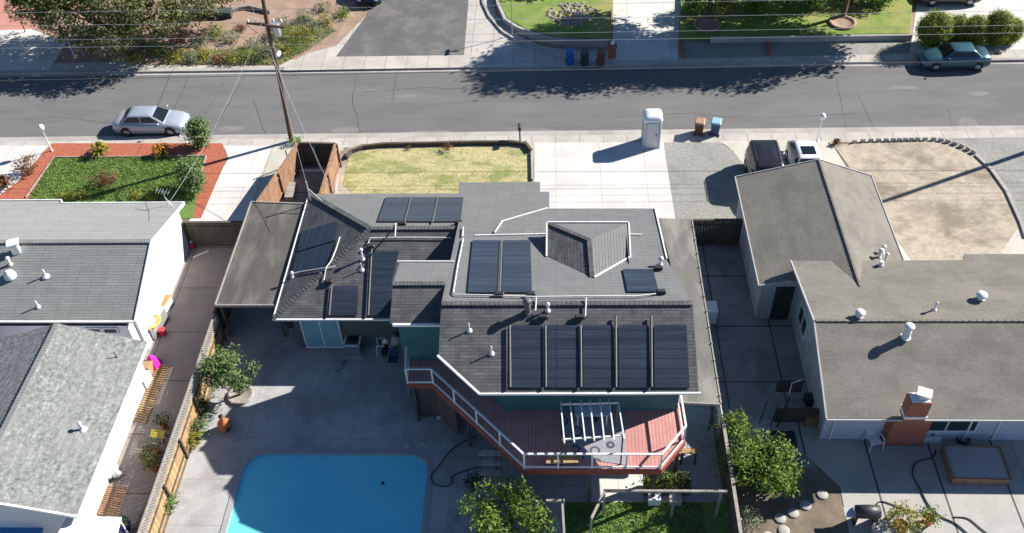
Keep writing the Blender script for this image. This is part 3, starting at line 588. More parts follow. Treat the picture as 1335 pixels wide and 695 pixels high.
b = MB(); edge(b, [V((-20.46, 39.0, zP(LN_, 0, 39.0)+.03)), V((-20.46, 34.4, 4.23)), V((-20.46, 30.3, zP(LS_, 0, 30.3)+.03))], .07, .18); edge(b, [V((-20.5, 39.04, 2.85)), V((-27.4, 39.04, 2.85)), V((-27.6, 39.44, 2.75)), V((-34, 39.44, 2.75))], .07, .14); edge(b, [V((-20.5, 30.26, 2.78)), V((-34, 30.26, 2.78))], .08, .1); b.build('fascia', 'white', L1)
wallvol('wall', [(-45, 30.8), (-20.75, 30.8), (-20.75, 38.6), (-45, 38.6)], lambda x, y: min(zP(LN_, x, y), zP(LS_, x, y))-.1, 'offwhite', L1, ysplit=(34.4,))
b = MB(); b.slab([V((-23.35, 29.0, 4.0)), V((-19.45, 29.0, zP(LE, -19.45, 0))), V((-19.45, 19.7, zP(LE, -19.45, 0))), V((-23.35, 19.7, 4.0))], .12); b.build('wing_roof_east', 'sh_patch', L1)
b = MB(); b.slab([V((-23.35, 29.0, 4.0)), V((-28, 29.0, zP(LWp, -28, 0))), V((-28, 19.7, zP(LWp, -28, 0))), V((-23.35, 19.7, 4.0))], .12); b.build('wing_roof_west', 'sh_patch', L1)
b = MB(); caps(b, V((-23.35, 29.0, 4)), V((-23.35, 19.7, 4)), 50, .12); b.build('ridge_caps', 'sh_left', L1)
b = MB(); edge(b, [V((-19.41, 29.05, 2.68)), V((-19.41, 19.66, 2.68)), V((-23.35, 19.66, 3.98))], .09, .12); b.build('gutter', 'white', L1)
wallvol('wall', [(-27.5, 20.1), (-20.15, 20.1), (-20.15, 28.9), (-27.5, 28.9)], lambda x, y: min(zP(LE, x, y), zP(LWp, x, y), 3.9)-.12, 'offwhite', L1, xsplit=(-23.35,))
wallvol('wall_band', [(-31, 30.2), (-20.9, 30.2), (-20.9, 30.9), (-31, 30.9)], lambda x, y: 2.5, 'bluewall', L1)
for x, y in ((119, 422), (141, 423)): c = aty(x, y, 30.2); window(L1, (c.x, 30.19, 2.2), (1, 0, 0), (0, -1, 0), .7, .35, 'dark', 'bluewall', 1)
c = on(22, 328, LS_); b = MB(); b.box(c+V((0, 0, .25)), (.4, .4, .55), .4, bev=.05); b.box(c+V((0, 0, .62)), (.62, .55, .1), .4, bev=.04); b.build('box_vent', 'pvc', L1)
b = MB(); b.lathe([(.3, 0), (.3, .1), (.24, .3), (.1, .42)], on(14, 361, LS_), 12); b.build('dome_vent', 'pvc', L1)
vent(L1, on(60, 360, LS_), .45, .04, base=.22); vent(L1, on(50, 400, LS_), .4, .035); vent(L1, on(14, 345, LS_), .4, .07, cap=.12)
vent(L1, on(108, 560, LE), .4, .06, base=.2, cap=.1); vent(L1, on(152, 466, LE), .4, .02, 'dmetal', .04)
b = MB(); p = on(219, 268, LN_); b.tube([p, p+V((0, 0, 1.1))], .02, 6); b.tube([p+V((-.4, .1, 1.0)), p+V((.4, -.1, 1.0))], .013, 5)
for i in range(5): x = -.36+i*.18; b.tube([p+V((x, -.22-x*.25, 1.0)), p+V((x, .22-x*.25, 1.01))], .007, 4)
b.tube([p+V((0, 0, .6)), p+V((.5, -.3, 0))], .015, 5); b.build('television_antenna', 'metal', L1)
# small white canopy at the bottom left
b = MB(); b.slab([at(88, 672, 2.3), at(158, 674, 2.3), at(150, 705, 2.3), at(70, 705, 2.3)], .08); t = thing('awning', 'small pale flat awning below the mottled roof corner', 'awning', at(115, 690, 0)); b.build('awning_top', 'offwhite', t)
for x, y in ((90, 675), (155, 677)):
    p = at(x, y, 2.22); b = MB(); b.box((p.x, p.y, 1.11), (.06, .06, 2.22)); b.build('post', 'white', t)
# ---- right neighbour
R1 = thing('right_house', 'weathered grey felt roofed house with lilac walls and a brick chimney', 'house', (16, 30, 0))
GW, GE = pl_x(14.2, 3.95, .262), pl_x(14.2, 3.95, -.37); RN, RS = pl_y(28.9, 4.25, -.12), pl_y(28.9, 4.25, .335)
b = MB()
b.slab([V((14.2, 40.9, 3.95)), V((14.2, 30.2, 3.95)), V((11.9, 31.5, zP(GW, 11.9, 0))), V((11.9, 32.55, zP(GW, 11.9, 0))), V((9.9, 32.55, zP(GW, 9.9, 0))), V((9.9, 40.9, zP(GW, 9.9, 0)))], .12)
b.slab([V((14.2, 40.9, 3.95)), V((14.2, 30.2, 3.95)), V((17.2, 30.2, zP(GE, 17.2, 0))), V((17.2, 40.9, zP(GE, 17.2, 0)))], .12); b.build('garage_roof', 'sh_right', R1)
cw = on(1028, 340, RN); b = MB()
b.slab([V((11.6, 28.9, 4.25)), V((11.45, cw.y, zP(RN, 0, cw.y))), V((19.6, cw.y, zP(RN, 0, cw.y))), V((19.8, 33.8, zP(RN, 0, 33.8))), V((40, 33.8, zP(RN, 0, 33.8))), V((40, 28.9, 4.25))], .12); b.build('roof_north', 'sh_right', R1)
b = MB(); b.slab([V((11.6, 28.9, 4.25)), V((40, 28.9, 4.25)), V((40, 24.6, zP(RS, 0, 24.6))), V((11.55, 24.6, zP(RS, 0, 24.6)))], .12); b.build('roof_south', 'sh_right', R1)
b = MB(); edge(b, [V((11.5, 24.6, zP(RS, 0, 24.6))), V((11.55, 28.9, 4.25)), V((11.4, cw.y, zP(RN, 0, cw.y)))], .07, .16); edge(b, [V((11.5, 24.56, 2.8)), V((40, 24.56, 2.8))], .06, .08)
edge(b, [V((9.86, 32.5, 2.85)), V((9.86, 40.9, 2.85)), V((14.2, 40.94, 3.98)), V((17.24, 40.9, 2.87)), V((17.24, cw.y, 2.87))], .05, .12); edge(b, [V((9.9, 32.5, 2.85)), V((11.4, 32.5, 3.2))], .05, .12); b.build('fascia', 'trimgrey', R1)
b = MB(); caps(b, V((11.6, 28.9, 4.25)), V((30, 28.9, 4.25)), 60, .06); b.build('ridge_cap', 'sh_right', R1); b = MB(); caps(b, V((14.2, 40.9, 3.95)), V((14.2, 31.3, 3.95)), 36, .05); b.build('ridge_cap', 'sh_right', R1)
wallvol('wall', [(10.15, 32.9), (17.0, 32.9), (17.0, 40.4), (10.15, 40.4)], lambda x, y: min(zP(GW, x, y), zP(GE, x, y))-.12, 'palewall', R1, xsplit=(14.2,))
wallvol('wall', [(11.95, 25.6), (40, 25.6), (40, 33.3), (11.95, 33.3)], lambda x, y: min(zP(RN, x, y), zP(RS, x, y))-.12, 'palewall', R1, ysplit=(28.9,))
wallvol('wall_band', [(11.9, 25.52), (40, 25.52), (40, 25.59), (11.9, 25.59)], lambda x, y: 2.6, 'bluewall', R1, z0=.02)
c = atx(1050, 408, 11.94); window(R1, (11.94, c.y, 1.75), (0, 1, 0), (-1, 0, 0), 1.5, 1.15, 'glass', 'white', 2)
c = aty(1238, 553, 25.5); window(R1, (c.x-.1, 25.5, 1.5), (1, 0, 0), (0, -1, 0), 2.6, 1.5, 'glass', 'white', 2)
for x in (1110, 1140): c = aty(x, 552, 25.5); window(R1, (c.x, 25.5, 1.9), (1, 0, 0), (0, -1, 0), 1.0, .22, 'dark', 'bluewall', 1)
b = MB()
for x in (1085, 1262, 1300): c = aty(x, 560, 25.48); b.box((c.x, 25.48, 1.3), (.08, .06, 2.5))
b.build('wall_trim', 'white', R1)
# doorway in the notch
c = aty(1012, 385, 32.88); b = MB(); b.box((11.3, 32.86, 1.2), (.9, .08, 2.3)); b.build('door', 'dmetal', R1)
# chimney
cl, cr = aty(1150, 575, 25.2), aty(1203, 576, 25.2); b = MB(); cxx = (cl.x+cr.x)/2; wd = 1.75
b.prism([(cl.x, 25.5), (cl.x+.15, 25.15), (cr.x, 25.15), (cr.x, 25.5)], .0, 2.8); cb = b.build('chimney', 'brick', R1)
pt = at(1199, 519, 4.3); cx_ = pt.x; cy_ = pt.y
b = MB(); b.box((cx_, cy_, 3.68), (.86, .6, 1.24)); b.build('stack', 'brick', cb); b = MB(); b.box((cx_, cy_, 3.36), (.94, .68, .14)); b.build('band', 'white', cb); b = MB(); b.box((cx_, cy_, 4.32), (.76, .5, .05)); b.build('crown_slab', 'white', cb)
b = MB(); b.box((cx_+.15, cy_+.05, 4.46), (.42, .36, .24)); b.box((cx_+.15, cy_+.05, 4.6), (.58, .5, .06), -.4); b.build('cap', 'pvc', cb)
for x, y, pl, h, r, cp in ((1146, 336, GE, .45, .07, .14), (1153, 343, GE, .55, .06, .1), (1150, 330, GE, .4, .05, .12), (1120, 413, RN, .25, .14, .24), (1218, 404, RN, .4, .04, .08), (1278, 390, RN, .25, .15, .26), (1180, 441, RS, .75, .17, .24), (1148, 346, RN, .25, .1, None)):
    vent(R1, on(x, y, pl), h, r, cap=cp, name='roof_vent')
#PART3
# ================================================================== FENCES
def fence(name, label, p, q, h, mm, face, bw=.15, rails=True, cap=True, postw=.1, step=2.4, z=0., jit=.015, rail_mm=None):
    p, q = V((*p[:2], z)), V((*q[:2], z)); d = q-p; L_ = d.length; u = d/L_; n = V((-u.y, u.x, 0))*face
    t = thing(name, label, 'fence', (p+q)/2); b = MB(); k = int(L_/bw)
    for i in range(k):
        c = p+u*(i+.5)*L_/k+n*R.uniform(-.004, .004); hh = h-.06+R.uniform(-jit, jit); b.obox(c+V((0, 0, hh/2+.02)), u*(L_/k*.95), n*.022, V((0, 0, hh)))
    b.build('boards', mm, t)
    if rails:
        for zz in (.35, h*.82): b = MB(); b.beam(p+n*.04+V((0, 0, zz)), q+n*.04+V((0, 0, zz)), .045, .09); b.build('rail', rail_mm or mm, t)
    if cap: b = MB(); b.beam(p+V((0, 0, h)), q+V((0, 0, h)), .14, .045); b.build('top_rail', rail_mm or mm, t)
    m_ = max(1, round(L_/step))
    for i in range(m_+1):
        c = p+u*L_*i/m_+n*.09; b = MB(); b.box((c.x, c.y, z+h/2), (postw, postw, h-.05), math.atan2(u.y, u.x)); b.build('post', rail_mm or mm, t)
    return t
fl = fence('wooden_fence', 'long sunlit board fence between the alley and the pool patio', (-17.0, 31.4), (-17.0, 12.5), 1.45, 'wood', 1, bw=.3, rail_mm='wooddark', cap=False)
b = MB(); b.beam(V((-17.0, 31.4, 2.03)), V((-17.0, 12.5, 2.03)), .09, .05); b.beam(V((-17.0, 31.4, 1.47)), V((-17.0, 12.5, 1.47)), .09, .05)
for i in range(126):
    y = 31.35-i*.15
    b.beam(V((-16.99, y, 1.48)), V((-16.99, y-.5, 2.02)), .014, .04); b.beam(V((-17.01, y-.5, 1.48)), V((-17.01, y, 2.02)), .014, .04)
b.build('lattice', 'woodgrey', fl)
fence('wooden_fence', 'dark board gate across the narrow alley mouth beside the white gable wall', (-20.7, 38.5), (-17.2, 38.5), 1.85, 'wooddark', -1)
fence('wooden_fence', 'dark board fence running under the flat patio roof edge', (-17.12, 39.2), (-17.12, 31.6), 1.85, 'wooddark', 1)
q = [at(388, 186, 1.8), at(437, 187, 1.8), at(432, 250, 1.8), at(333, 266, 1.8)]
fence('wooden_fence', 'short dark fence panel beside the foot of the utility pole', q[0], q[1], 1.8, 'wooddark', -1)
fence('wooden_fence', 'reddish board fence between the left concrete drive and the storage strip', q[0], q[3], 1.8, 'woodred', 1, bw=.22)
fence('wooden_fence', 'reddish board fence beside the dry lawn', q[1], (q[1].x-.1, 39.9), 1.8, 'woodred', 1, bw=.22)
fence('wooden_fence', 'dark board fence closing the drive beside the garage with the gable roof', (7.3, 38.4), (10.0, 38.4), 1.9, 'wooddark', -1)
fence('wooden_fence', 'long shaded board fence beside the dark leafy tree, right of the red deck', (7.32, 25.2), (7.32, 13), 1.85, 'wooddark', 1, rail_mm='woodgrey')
b = MB(); b.tube([(7.3, 37.6, 1.9), (7.3, 25.3, 1.9)], .025, 6); t = thing('wire_fence', 'wire fence under the edge of the long flat canopy', 'fence', (7.3, 31.5, 0)); b.build('top_rail', 'metal', t)
for i in range(9): b = MB(); b.tube([(7.3, 25.4+i*1.5, 0), (7.3, 25.4+i*1.5, 1.95)], .03, 6); b.build('post', 'metal', t)
b = MB()
for i in range(60): y = 25.4+i*.2; b.beam(V((7.3, y, .05)), V((7.3, y+.0, 1.88)), .008, .01)
for i in range(9): b.beam(V((7.3, 25.4, .1+i*.22)), V((7.3, 37.5, .1+i*.22)), .008, .01)
b.build('mesh_panel', 'metal', t)
wall_line('low_wall', [(1008, 549), (1076, 549)], .9, .12, 'wooddark', 'low dark wall behind the basketball hoop base')
wall_line('lawn_wall', [(452, 208), (458, 200), (475, 194), (500, 191), (560, 190), (620, 188.5), (670, 188.5), (686, 191), (692, 199)], .28, .16, 'wooddark', 'low dark edging wall curving along the street side of the dry lawn')
wall_line('drive_edging', [(693, 200), (694, 236)], .2, .1, 'curb', 'thin concrete edging between the dry lawn and the wide drive', 'edging')
eb = [(1108, 187), (1130, 184.6), (1160, 184), (1200, 183), (1222, 183), (1240, 187), (1258, 194), (1272, 202)]
ew = P(eb); first = None; acc = 0
for i in range(len(ew)-1):
    seg = ew[i+1]-ew[i]; k = max(1, int(seg.length/.36))
    for j in range(k):
        c = ew[i]+seg*(j+.5)/k; a = math.atan2(seg.y, seg.x)+R.uniform(-.12, .12)
        if first is None:
            b = MB(); b.box((0, 0, .11), (.3, .13, .22), 0, bev=.03); first = b.build('edging_block', 'terra' if 0 else 'curb'); first.location = (0, 0, 0); o = first
        else: o = first.copy(); C.objects.link(o)
        o.location = (c.x, c.y, .02); o.rotation_euler = (0, 0, a); tag(o, 'small concrete edging block in the curved row along the bare dirt yard', 'edging block', 'edging blocks around the bare dirt yard')
wall_line('yard_kerb', [(1272, 203), (1292, 222), (1312, 250), (1331, 292), (1337, 310)], .12, .2, 'curb', 'pale kerb curving down the right side of the bare dirt yard', 'kerb')
# ================================================================== DECK
ZD = 2.8
D = thing('deck', 'raised red deck with white railings around the back of the middle house', 'deck', (0, 25, 0))
dp = [(530, 440), (530, 500), (563, 500), (683, 612), (862, 612), (893, 575), (885, 523)]; dw = P(dp, ZD)
poly = [(-7.0, dw[0].y)]+[(p.x, p.y) for p in dw[1:]]+[(5.25, 25.1), (-2.2, 25.1), (-4.15, 27.2), (-4.15, 29.2)]
b = MB(); b.prism(poly, ZD-.16, ZD); b.build('floor', 'deck', D)
b = MB()
for p, q in zip(dw[1:6], dw[2:7]): b.beam(V(p)+V((0, 0, -.17)), V(q)+V((0, 0, -.17)), .06, .3)
b.build('fascia', mat('deck_fascia', (.30, .07, .05), .7, .1, 2), D)
rp_ = [dw[0]+V((.1, -.1, 0))]+[V(p) for p in dw[1:]]
rails = [rp_[0], rp_[1], rp_[2]]+[rp_[2].lerp(rp_[3], i/4) for i in (1, 2, 3, 4)]+[rp_[3].lerp(rp_[4], i/4) for i in (1, 2, 3, 4)]+rp_[5:]
cen = V((0, 27, ZD))
rails = [p+(cen-p).normalized()*.06 for p in rails]
for i, p in enumerate(rails):
    b = MB(); b.box((p.x, p.y, ZD+.5), (.07, .07, 1.0), R.uniform(0, .1)); b.build('rail_post', 'white', D)
for i, (p, q) in enumerate(zip(rails, rails[1:])):
    b = MB(); b.beam(p+V((0, 0, 1.02)), q+V((0, 0, 1.02)), .085, .05); b.build('top_rail', 'white', D)
    b = MB(); b.beam(p+V((0, 0, .1)), q+V((0, 0, .1)), .05, .07); b.build('bottom_rail', 'white', D)
for p in (dw[1], dw[2], dw[2].lerp(dw[3], .33), dw[2].lerp(dw[3], .66), dw[3], dw[3].lerp(dw[4], .5), dw[4], dw[5]):
    p = p+(cen-p).normalized()*.25; b = MB(); b.box((p.x, p.y, (ZD-.2)/2), (.14, .14, ZD-.2)); b.build('post', 'wooddark', D)
b = MB(); pts = [(dw[1].x+.2, dw[1].y+.2), (dw[2].x, dw[2].y+.2), (dw[2].lerp(dw[3], .25).x, dw[2].lerp(dw[3], .25).y+.3)]
for p, q in zip(pts, pts[1:]): b.beam(V((*p, 1.35)), V((*q, 1.35)), .05, 2.5)
b.build('skirt', 'wooddark', D)
# stairs
s0 = at(640, 588, 2.3); b = MB()
for i in range(9):
    f = i/8; c = V((s0.x, s0.y-.25-f*2.3, 2.4*(1-f)+.12)); b.box(c, (.95, .25, .05))
st = b.build('stair_treads', 'woodgrey', D)
for sx in (-.45, .45): b = MB(); b.beam(V((s0.x+sx, s0.y, 2.55)), V((s0.x+sx, s0.y-2.6, .08)), .05, .2); b.build('stringer', 'wooddark', D)
# pergola frame on the deck
PG = thing('pergola', 'slatted white pergola frame standing on the red deck over the patterned rug', 'pergola', at(770, 560, ZD))
ZG = ZD+2.1
for a, c, d, e in [(731, 524, 736, 578), (743, 524, 749, 577), (757, 522, 763, 575), (769, 520, 775, 575), (782, 520, 788, 575), (794, 520, 801, 574), (806, 524, 814, 573)]:
    b = MB(); b.beam(at(a, c, ZG), at(d, e, ZG), .05, .07); b.build('slat', 'white', PG)
b = MB(); b.beam(at(733, 573, ZG-.07), at(813, 568, ZG-.07), .05, .07); b.build('crossbar', 'white', PG)
b = MB(); b.beam(at(731, 527, ZG-.07), at(807, 525, ZG-.07), .05, .07); b.build('crossbar', 'white', PG)
for x, y in ((733, 573), (812, 568), (733, 530), (805, 528)):
    p = at(x, y, ZG-.1); b = MB(); b.box((p.x, p.y, (ZD+ZG)/2-.05), (.06, .06, 2.0)); b.build('post', 'dmetal', PG)
rug = mat('patterned_rug', (.30, .30, .33), .9, .12, 3); t_ = rug.node_tree; bb = t_.nodes['Principled BSDF']; old = bb.inputs['Base Color'].links[0].from_socket
vo = N(t_, 'ShaderNodeTexVoronoi'); vo.inputs['Scale'].default_value = 1.35; vo.inputs['Randomness'].default_value = .55; tc = N(t_, 'ShaderNodeTexCoord'); t_.links.new(tc.outputs['Object'], vo.inputs[0])
sn = N(t_, 'ShaderNodeMath', operation='SINE'); ml = N(t_, 'ShaderNodeMath', operation='MULTIPLY'); ml.inputs[1].default_value = 26; t_.links.new(vo.outputs['Distance'], ml.inputs[0]); t_.links.new(ml.outputs[0], sn.inputs[0])
gt = N(t_, 'ShaderNodeMath', operation='GREATER_THAN'); gt.inputs[1].default_value = .35; t_.links.new(sn.outputs[0], gt.inputs[0]); lt_ = N(t_, 'ShaderNodeMath', operation='LESS_THAN'); lt_.inputs[1].default_value = .38; t_.links.new(vo.outputs['Distance'], lt_.inputs[0])
mu = N(t_, 'ShaderNodeMath', operation='MULTIPLY'); t_.links.new(gt.outputs[0], mu.inputs[0]); t_.links.new(lt_.outputs[0], mu.inputs[1]); mx = N(t_, 'ShaderNodeMix', data_type='RGBA'); t_.links.new(mu.outputs[0], mx.inputs[0]); t_.links.new(old, mx.inputs[6])
hs = N(t_, 'ShaderNodeMix', data_type='RGBA'); sepc = N(t_, 'ShaderNodeSeparateColor'); t_.links.new(vo.outputs['Color'], sepc.inputs[0]); g3 = N(t_, 'ShaderNodeMath', operation='GREATER_THAN'); g3.inputs[1].default_value = .72; t_.links.new(sepc.outputs[0], g3.inputs[0]); t_.links.new(g3.outputs[0], hs.inputs[0]); hs.inputs[6].default_value = (.08, .08, .11, 1); hs.inputs[7].default_value = (.42, .06, .09, 1)
t_.links.new(hs.outputs[2], mx.inputs[7]); t_.links.new(mx.outputs[2], bb.inputs['Base Color'])
b = MB(); b.slab(P([(726, 536), (815, 534), (816, 606), (752, 597)], ZD+.02), .012); tag(b.build('rug', rug), 'grey rug with ring medallions lying on the red deck', 'rug')
t = thing('table', 'pale blue topped table against the teal wall on the deck', 'table', at(772, 540, ZD)); b = MB(); tp = P([(748, 527), (797, 527), (794, 542), (751, 542)], ZD+.74)
b.slab(tp, .04); b.build('tabletop', mat('pale_blue_cloth', (.45, .60, .70), .7, .1, 2), t)
for p in tp:
    p = p+(at(772, 535, ZD+.74)-p)*.12; b = MB(); b.box((p.x, p.y, ZD+.35), (.05, .05, .68)); b.build('leg', 'white', t)
# folding rack + bench on deck
t = thing('bench', 'tan bench seat by the front railing of the deck', 'bench', at(735, 600, ZD)); b = MB(); b.slab(P([(712, 592), (752, 590), (754, 603), (712, 604)], ZD+.42), .05); b.build('seat', 'wood', t)
for x, y in ((715, 594), (750, 592), (715, 602), (751, 601)): p = at(x, y, ZD+.2); b = MB(); b.box((p.x, p.y, ZD+.19), (.05, .05, .36)); b.build('leg', 'wooddark', t)
# ================================================================== LOW ARBOUR AND BITS UNDER THE DECK
AR = thing('arbor', 'open timber arbor frame beside the small green lawn', 'arbor', at(850, 655)); ZA = 2.0
for p_, q_ in (((787, 640), (948, 641)), ((788, 641), (771, 676)), ((733, 652), (737, 720)), ((712, 653), (736, 653))): b = MB(); b.beam(at(*p_, ZA), at(*q_, ZA), .09, .12); b.build('beam', 'woodgrey', AR)
for x, y in ((788, 641), (771, 676), (880, 642), (940, 642), (734, 654)): p = at(x, y, ZA-.05); b = MB(); b.box((p.x, p.y, ZA/2-.05), (.09, .09, ZA-.1)); b.build('post', 'woodgrey', AR)
b = MB(); p, q = at(836, 632), at(858, 632)
for i in range(12):
    for s in (0, 1): x = p.x+(q.x-p.x)*i/11; b.beam(V((x, p.y, .1+s*.0)), V((x+(.5 if s else -.5)*.4, p.y+.01*s, 1.3)), .02, .02)
tag(b.build('lattice_panel', 'offwhite'), 'small white lattice panel under the right end of the deck', 'lattice')
for i, (x, y, w_, d_, h_, mm_, l_) in enumerate([(852, 655, .5, .4, .45, 'plastic', 'small pale storage tub behind the arbor beam'), (880, 655, .5, .4, .3, 'curb', 'small grey box on the ground right of the pale tub')]):
    t = thing('storage_tub', l_, 'tub', at(x, y)); p = at(x, y); b = MB(); b.box((p.x, p.y, h_/2+.03), (w_, d_, h_), 0, bev=.03); b.build('body', mm_, t); b = MB(); b.box((p.x, p.y, h_+.05), (w_*1.06, d_*1.06, .04)); b.build('lid', mm_, t)
b = MB(); b.beam(at(888, 588, 1.0), at(910, 588, 1.0), .25, .06); t = thing('wall_shelf', 'short timber plank bench in the side yard right of the deck', 'bench', at(899, 592)); b.build('plank', 'wood', t)
for x in (890, 908): p = at(x, 588, .97); b = MB(); b.box((p.x, p.y, .48), (.06, .2, .96)); b.build('leg', 'wooddark', t)
# ================================================================== STREET THINGS
PY = aty(380, 184, 1).x
pole = thing('utility_pole', 'leaning brown wooden utility pole with a crossarm and a lamp bracket', 'utility pole', at(380, 184)); YP = at(380, 184).y
b = MB(); b.tube([at(380, 184), aty(364, 100, YP), aty(350, 40, YP), aty(342, -5, YP), aty(338, -30, YP)], .14, 10, r2=.10); b.build('pole', 'pole', pole)
b = MB(); b.beam(aty(322, 28, YP)+V((0, -.15, 0)), aty(371, 34, YP)+V((0, -.15, 0)), .1, .14); b.build('crossarm', 'pole', pole)
b = MB(); b.beam(aty(322, 30, YP)+V((0, -.1, -.05)), aty(352, 50, YP)+V((0, -.1, -.3)), .03, .03); b.build('brace', 'dmetal', pole)
b = MB(); p = aty(353, 62, YP); b.tube([p, p+V((.35, -.5, .35)), p+V((.7, -1.1, .4))], .035, 6); arm = b.build('lamp_arm', 'metal', pole); b = MB(); b.sphere(p+V((.8, -1.3, .36)), (.16, .34, .1), 10); b.build('lamp_head', 'plastic', arm)
for x in (325, 335, 358, 368): p = aty(x, 30, YP)+V((0, -.15, .12)); b = MB(); b.lathe([(.04, 0), (.07, .05), (.05, .12), (.07, .16), (.03, .22)], p, 8); b.build('insulator', 'plastic', pole)
p = aty(350, 36, YP)+V((.3, .1, 0)); b = MB(); b.lathe([(.2, 0), (.24, .08), (.24, .7), (.2, .8)], p+V((.1, 0, -.6)), 12); b.build('transformer', 'metal', pole)
wl = [((0, 17), (700, 6.7)), ((0, 34), (700, 25)), ((0, 53), (700, 44)), ((0, 63), (700, 54)), ((0, 105), (700, 92))]
wlab = ['topmost overhead wire, farthest from the street', 'second overhead wire from the top', 'third overhead wire, just above its close twin', 'fourth overhead wire, just below its close twin', 'thick lowest overhead cable running over the far kerb']
for i, ((x0, y0), (x1, y1)) in enumerate(wl):
    s_ = (y1-y0)/(x1-x0); b = MB(); pts = []
    for k in range(29):
        x = -350+k*75; pts.append(aty(x, y0+s_*x-.9*math.sin(max(0, (x-350))/1400*math.pi)*(i < 4)-(6e-6*max(0, x-700)**2), YP))
    b.tube(pts, .011 if i < 4 else .018, 5); tag(b.build('overhead_wire', 'metal' if i < 4 else 'pipe_grey'), wlab[i], 'wire', 'overhead wires along the street')
def drop(p, q, sag, label, r=.010):
    b = MB(); p, q = V(p), V(q); b.tube([p.lerp(q, k/14)-V((0, 0, sag*4*(k/14)*(1-k/14))) for k in range(15)], r, 5); tag(b.build('service_wire', 'metal'), label, 'wire')
drop(aty(352, 60, YP), at(404, 256, 4.2), .5, 'service wire from the pole to the mast on the dark hip roof')
drop(aty(356, 75, YP), at(431, 244, 3.0), .5, 'lower service wire from the pole over the storage strip', .012)
drop(aty(345, 20, YP), at(219, 266, 4.3), .6, 'service wire from the pole to the antenna on the light grey roof')
drop(aty(352, 60, YP), aty(300, -60, 70), .5, 'wire from the pole towards the garden across the street')
OP = thing('utility_pole', 'bare wooden utility pole whose long shadow crosses the dirt yard', 'utility pole', (33.6, 48.9, 0)); b = MB(); b.tube([(33.6, 48.9, 0), (33.6, 48.9, 11.2)], .18, 10, r2=.13); b.build('pole', 'pole', OP)
# street sign
p = at(668, 47); t = thing('street_sign', 'green street name sign on a thin pole at the corner lawn', 'street sign', p); b = MB(); b.tube([p, p+V((0, 0, 2.95))], .035, 8); b.build('pole', 'metal', t)
b = MB(); b.box(p+V((0, 0, 3.02)), (.95, .03, .2)); b.build('sign_blade', flat('sign_green', (.02, .20, .13), .4), t); b = MB(); b.box(p+V((0, 0, 3.24)), (.03, .8, .2)); b.build('sign_blade', M['sign_green'] if 'sign_green' in M else bpy.data.materials['sign_green'], t)
# letterbox
p = at(678, 184); t = thing('mailbox', 'dark mailbox on a slim post between the dry lawn and the wide drive', 'mailbox', p); b = MB(); b.box(p+V((0, 0, .5)), (.09, .09, 1.0)); b.build('post', 'dmetal', t)
b = MB(); b.loft([[p+V((math.cos(a)*.1, y, 1.1+math.sin(a)*.12)) for a in [math.pi*k/6 for k in range(7)]]+[p+V((-.1, y, 1.0)), p+V((.1, y, 1.0))] for y in (-.25, .25)], 0, True); b.build('box', 'dark', t)
# globe lamps
def lamp(px, py, label):
    p = at(px, py); t = thing('lamp_post', label, 'lamp post', p, 'white lamp posts along the front yards'); b = MB(); b.lathe([(.09, 0), (.09, .06), (.035, .1), (.035, 1.58), (.06, 1.62)], p, 8); b.build('post', 'plastic', t)
    b = MB(); b.lathe([(.05, 1.6), (.15, 1.68), (.2, 1.85), (.16, 2.0), (.05, 2.06)], p, 12); b.build('globe', 'plastic', t)
lamp(68, 197, 'white globe lamp post on the corner of the red mulch bed'); lamp(1065, 184, 'white globe lamp post between the parked white car and the dirt yard'); lamp(98, 76, 'white globe lamp post beside the shaded drive across the street')
# portable toilet
TP = paint('grey_fibreglass', (.56, .58, .62), 0, 0)
p = (at(838, 193)+at(860, 194))/2+V((0, .55, 0)); t = thing('portable_toilet', 'grey portable toilet cabin with a white rounded roof at the end of the wide drive', 'portable toilet', p)
b = MB(); b.loft([[V((p.x+x*s, p.y+y*s, z)) for x, y in rrect(-.56, .56, -.56, .56, .08, 2)] for z, s in ((0, 1.04), (.12, 1.04), (.13, .98), (1.98, .95))]); b.build('cabin', TP, t)
b = MB(); b.loft([[V((p.x+x*s, p.y+y*s, z)) for x, y in rrect(-.58, .58, -.58, .58, .18, 4)] for z, s in ((1.96, 1.0), (2.06, 1.02), (2.2, .93), (2.3, .72), (2.34, .4))], 0, True, True); b.build('roof', 'plastic', t)
b = MB(); b.box(p+V((0, -.56, 1.0)), (.66, .05, 1.78)); dr_ = b.build('door', TP, t); b = MB(); b.box(p+V((.24, -.6, 1.05)), (.05, .04, .18)); b.build('handle', 'dark', dr_)
for sx in (-.46, -.39, .39, .46): b = MB(); b.box(p+V((sx, -.555, 1.05)), (.025, .03, 1.7)); b.build('rib', TP, t)
for sy in (-.35, -.18, 0, .18, .35): b = MB(); b.box(p+V((-.555, sy, 1.05)), (.03, .03, 1.7)); b.build('rib', TP, t)
for z in (.5, 1.5):
    b = MB()
    for k in range(5): b.box(p+V((.555, 0, z+k*.05)), (.02, .6, .02))
    b.build('louvre', 'plastic', t)
